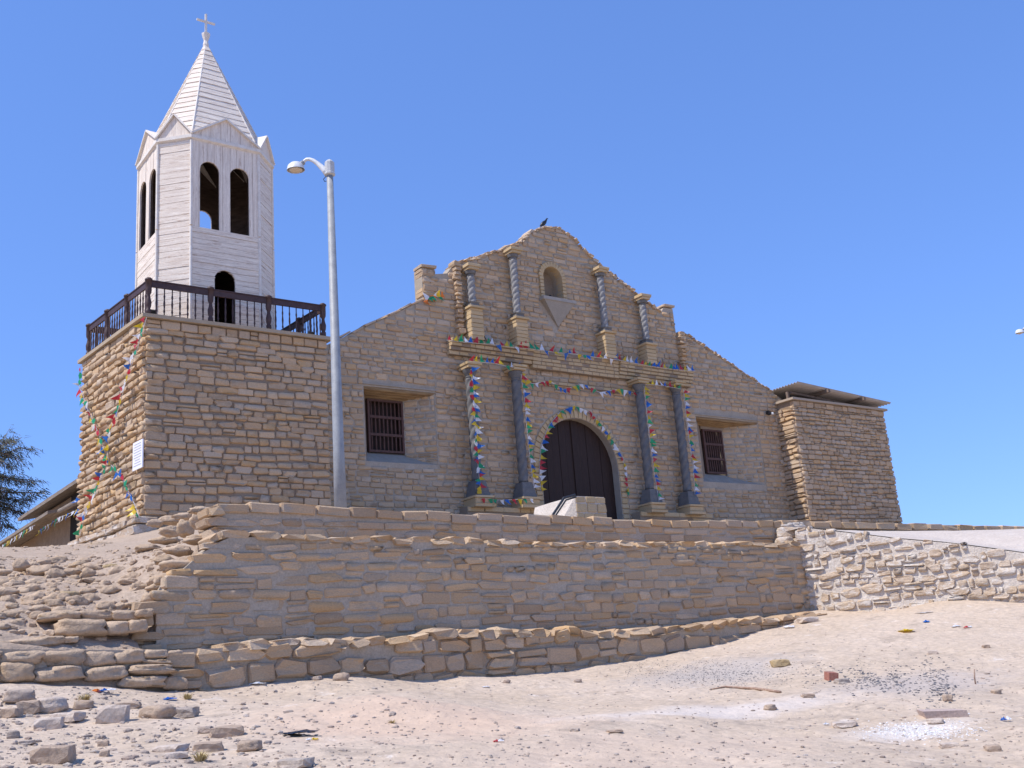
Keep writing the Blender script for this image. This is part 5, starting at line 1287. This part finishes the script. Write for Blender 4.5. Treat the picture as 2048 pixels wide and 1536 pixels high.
# ------------------------------------------------------------------ loose rocks, each a thing of its own
def loose(x, y, wpx, hpx, label, kind=0, m=None, i=0, name='rock', cat='rock', ar=.7, yaw=0):
    P = hit(x, y+hpx*.35, d0=5, d1=24); P.z = gz(P.x, P.y); D = (P-EYE).dot(FW); w_ = wpx*D/FPX/.9; h_ = max(hpx*D/FPX*.95, .02)
    o = new_obj(name, rock(kind, m or m_rock, i), None); tag(o, label, cat)
    Ux = (rt0*math.cos(yaw)+f0*math.sin(yaw)); Nn = ZZ.cross(Ux)
    o.matrix_basis = stone_mat4(P+ZZ*h_*.34, Ux, Nn, ZZ, w_, w_*ar, h_)
    return o
LR = [(38, 1392, 54, 26, 'grey rounded rock, topmost of the pair at the left edge below the ledge wall', 0),
      (59, 1415, 38, 28, 'brown angular rock leaning under the topmost left-edge rock', 1),
      (22, 1426, 34, 20, 'small brown rock at the left edge behind the angular one', 1),
      (101, 1410, 54, 32, 'pale grey pitted rock beside the left-edge pair', 0),
      (167, 1410, 34, 20, 'dark brown rock among litter right of the pale pitted rock', 0),
      (138, 1434, 50, 20, 'flat pinkish rock in front of the pale pitted rock', 1),
      (98, 1448, 48, 26, 'jagged tan clod below the flat pinkish rock', 1),
      (225, 1430, 52, 38, 'large pale wedge-shaped rock in the left foreground', 1),
      (314, 1424, 58, 30, 'broad brown boulder right of the pale wedge-shaped rock', 0),
      (366, 1426, 50, 22, 'long flat rock touching the right side of the broad boulder', 1),
      (258, 1411, 40, 14, 'thin slab lying behind the broad brown boulder', 1),
      (108, 1511, 66, 40, 'large round brown rock near the bottom left corner', 1),
      (26, 1470, 22, 18, 'small tan clod close to the left edge above the bottom corner', 0),
      (54, 1485, 28, 9, 'thin flat stone between the tan clod and the big bottom left rock', 1),
      (207, 1487, 18, 12, 'small reddish stone above the dark stone in the left foreground', 1),
      (209, 1507, 16, 13, 'small dark stone right of the big bottom left rock', 1),
      (342, 1497, 52, 15, 'chalky white slab left of the dry grass tuft', 1),
      (352, 1511, 38, 14, 'tan slab leaning under the chalky white slab', 1),
      (417, 1496, 50, 24, 'brown block behind the dry grass tuft', 1),
      (454, 1465, 58, 26, 'long rough rock sloping above the brown block', 1),
      (499, 1491, 42, 24, 'pitted grey block right of the brown block', 0),
      (412, 1460, 24, 14, 'small rough stone at the left end of the long sloping rock', 1),
      (593, 1527, 58, 20, 'flat grey rock cut by the bottom edge of the picture', 1),
      (683, 1354, 27, 17, 'round brown stone against the ledge wall beside the sand mound', 0),
      (633, 1357, 20, 10, 'small flat stone against the ledge wall left of the round one', 0),
      (1614, 1240, 36, 11, 'flat pinkish slab at the foot of the corner of the retaining wall', 1),
      (1560, 1326, 30, 15, 'ochre triangular clod on the sand above the dark gravel', 1),
      (1684, 1363, 24, 12, 'grey half brick leaning on the red brick', 1),
      (1866, 1305, 17, 9, 'pinkish stone alone on the clean sand at the right', 1),
      (1972, 1293, 12, 7, 'small dark stone high on the sand near the right edge', 1),
      (1541, 1415, 22, 13, 'reddish brown stone below the long stick', 0),
      (1690, 1449, 40, 12, 'pale pink flat stone left of the white chips', 1),
      (1899, 1490, 30, 9, 'flat brown stone below the patch of white chips', 1),
      (1986, 1497, 26, 15, 'square brown stone near the bottom right corner', 1),
      (1993, 1384, 16, 11, 'orange brown stone right of the upright stick', 0),
      (1896, 1396, 17, 15, 'dark grey round stone at the end of the gravel near the upright stick', 0),
      (1871, 1442, 30, 11, 'grey stone between the long flat slab and the white chips', 0),
      (1616, 1391, 22, 7, 'dark thin stone below the dark gravel', 1),
      (1150, 1460, 16, 6, 'small flat stone in the middle of the foreground sand', 1),
      (1230, 1462, 26, 6, 'dark flat stone right of the small flat one in the middle foreground', 1),
      (1156, 1362, 14, 8, 'reddish stone just below the ledge wall in the middle', 0),
      (1014, 1363, 12, 8, 'grey stone just below the ledge wall left of the reddish one', 0)]
m_pale = mat('pale_rock', (.54, .43, .34), var=(.60, .50, .41), noise_scale=7, bump=.9, bump_scale=16, bump_dist=.03)
m_brownr = mat('brown_rock', (.42, .31, .225), var=(.48, .36, .26), noise_scale=7, bump=.9, bump_scale=16, bump_dist=.03)
for i, (x, y, w_, h_, lab, kd) in enumerate(LR):
    mm = m_pale if ('pale' in lab or 'white' in lab or 'pinkish' in lab) and 'behind the pale' not in lab and 'right of the pale' not in lab else m_brownr if 'brown' in lab or 'dark' in lab else m_rock
    if 'ochre' in lab: mm = m_ochre
    loose(x, y, w_, h_, lab, kd, mm, i % 9, ar=.8, yaw=rdb.uniform(-.4, .4))
# long flat slab, red brick
P = hit(1890, 1432); P.z = gz(P.x, P.y); D = (P-EYE).dot(FW); k = D/FPX
sl_ = MB().add([(-44*k, -.12, 0), (40*k, -.10, 0), (44*k, .14, 0), (-40*k, .16, 0), (-50*k, -.14, 14*k), (36*k, -.11, 13*k), (40*k, .16, 13*k), (-44*k, .18, 15*k)],
               [(3, 2, 1, 0), (4, 5, 6, 7), (0, 1, 5, 4), (1, 2, 6, 5), (2, 3, 7, 6), (3, 0, 4, 7)])
o = sl_.build('stone_slab', mat('slab_stone', (.46, .34, .28), var=(.55, .43, .36), bump=.5), None); o.location = P-ZZ*.01; o.rotation_euler = (0, .03, math.atan2(rt0.y, rt0.x)-.06); tag(o, 'long flat tan stone slab above the white chips', 'stone slab')
P = hit(1663, 1360); P.z = gz(P.x, P.y)
o = MB().box((0, 0, .045), (.12, .17, .10), Matrix.Rotation(.12, 3, 'X')).build('brick', m_redbrick, None); o.location = P; o.rotation_euler = (0, .1, math.atan2(rt0.y, rt0.x)+.12); tag(o, 'red broken brick at the edge of the dark gravel', 'brick')
# sticks
def gpts(l, lift=.012):
    out = []
    for x, y in l:
        P = hit(x, y); P.z = gz(P.x, P.y)+lift; out.append(P)
    return out
st_ = gpts([(1420, 1381), (1450, 1375), (1480, 1377), (1510, 1379), (1540, 1383), (1562, 1386)])
tag(MB().tube(st_, [.006, .012, .015, .018, .018, .014], 6).build('stick', m_stick, None, smooth=True), 'long curved stick lying on the sand below the dark gravel', 'stick')
b0 = hit(1951, 1368); b0.z = gz(b0.x, b0.y)-.02
k = (b0-EYE).dot(FW)/FPX
tag(MB().tube([b0, b0+ZZ*16*k+rt0*.3*k, b0+ZZ*32*k+rt0*3*k], [.009, .009, .006], 6).build('stick', m_stick, None, smooth=True), 'thin upright stick poking out of the sand near the right edge', 'stick')
# litter: crumpled bits
def crumple(x, y, wpx, hpx, colors, label, name='litter', cat='litter', seed=0, m=None):
    P = hit(x, y); P.z = gz(P.x, P.y); D = (P-EYE).dot(FW); w_, h_ = wpx*D/FPX, hpx*D/FPX
    T = thing(name, label, cat, P) if len(colors) > 1 else None
    last = None
    for ci, cn in enumerate(colors):
        rd = random.Random(seed*10+ci); n = 7; vs = []; fs = []
        off = (ci-(len(colors)-1)/2)*w_/len(colors)
        ww = w_/len(colors)*1.15
        for j in range(n):
            for i in range(n):
                u, v = i/(n-1)-.5, j/(n-1)-.5; e = 1-max(abs(u), abs(v))*2
                q = rt0*(u*ww+off+rd.uniform(-.1, .1)*ww)+f0*(v*ww*.9+rd.uniform(-.1, .1)*ww)+ZZ*(h_*(.15+.85*rd.random()*(.3+.7*e)))
                vs.append(q)
        for j in range(n-1):
            for i in range(n-1): fs.append((j*n+i, j*n+i+1, (j+1)*n+i+1, (j+1)*n+i))
        mm = m or FLAG[cn]
        if T is None:
            o = new_obj(name, mesh(vs, fs, name), None, mm, P); tag(o, label, cat); last = o
        else: new_obj('scrap', mesh([v for v in vs], fs, 'scrap'), T, mm)
    return T or last
m_bag = flat('black_plastic', (.012, .013, .02), .25, spec=.7)
crumple(600, 1470, 56, 17, ['blue'], 'crumpled glossy black plastic bag on the sand left of centre', 'plastic_bag', 'plastic bag', 1, m_bag)
crumple(624, 1481, 22, 8, ['white', 'yellow'], 'white and yellow wrapper just right of the black plastic bag', seed=2)
crumple(200, 1384, 60, 9, ['white', 'orange', 'blue', 'white'], 'blue, orange and white scraps under the left ledge wall', seed=3)
crumple(518, 1369, 28, 7, ['white'], 'white plastic scrap at the foot of the ledge wall', seed=4)
crumple(1812, 1263, 24, 8, ['yellow'], 'yellow plastic scrap on the clean sand at the right', seed=5)
crumple(1853, 1245, 10, 6, ['blue'], 'small light blue scrap on the sand above the yellow one', seed=6)
crumple(1578, 1256, 18, 8, ['white'], 'white plastic cup scrap at the right end of the ledge wall', seed=7)
crumple(1911, 1254, 15, 5, ['white'], 'white paper strip left of the red and white scrap near the right edge', seed=8)
crumple(1936, 1256, 16, 6, ['red', 'white'], 'red and white scrap on the sand near the right edge', seed=9)
crumple(1848, 1226, 26, 3, ['white'], 'thin white paper at the foot of the sunlit rubble wall', seed=10)
crumple(2012, 1443, 18, 14, ['blue', 'white'], 'blue and white crumpled bottle near the right edge', seed=11)
crumple(1709, 1453, 9, 5, ['blue'], 'small dark blue cap by the pale pink flat stone', seed=12)
crumple(1935, 1430, 9, 6, ['white'], 'pale scrap at the right end of the long flat slab', seed=13)
crumple(997, 1484, 20, 7, ['red', 'white'], 'red and white wrapper on the foreground sand in the middle', seed=14)
crumple(972, 1375, 12, 5, ['white'], 'tiny white scrap below the middle of the ledge wall', seed=15)
crumple(1652, 1450, 9, 7, ['white'], 'small white scrap left of the pale pink flat stone', seed=16)
crumple(340, 1400, 20, 9, ['blue'], 'dull blue scrap behind the broad brown boulder', seed=17)
# dry grass tufts
def tuft(x, y, n, hgt, label):
    P = hit(x, y); P.z = gz(P.x, P.y)-.01; V = []; F = []
    for _ in range(n):
        a = random.uniform(0, 6.28); r = random.uniform(0, hgt*.35); q = Vector((r*math.cos(a), r*math.sin(a), 0)); ln = Vector((math.cos(a), math.sin(a), 0))*random.uniform(.2, 1.2)*hgt
        h = hgt*random.uniform(.4, 1); wv = Vector((-math.sin(a), math.cos(a), 0))*.004; b = len(V)
        m1 = q+ln*.4+ZZ*h*.7; e = q+ln+ZZ*h
        V += [q-wv, q+wv, m1+wv, m1-wv, e]; F += [(b, b+1, b+2, b+3), (b+3, b+2, b+4)]
    o = new_obj('dry_grass', mesh(V, F, 'dry_grass'), None, m_straw, P); tag(o, label, 'dry grass')
tuft(400, 1522, 90, .085, 'tuft of dry yellow grass in front of the brown block in the left foreground')
tuft(168, 1404, 90, .10, 'tuft of dry stalks beside the pale pitted rock at the left')
tuft(375, 1398, 110, .08, 'dry twigs at the foot of the ledge wall left of centre')
tuft(785, 1447, 40, .05, 'tiny dry weed on the foreground sand')
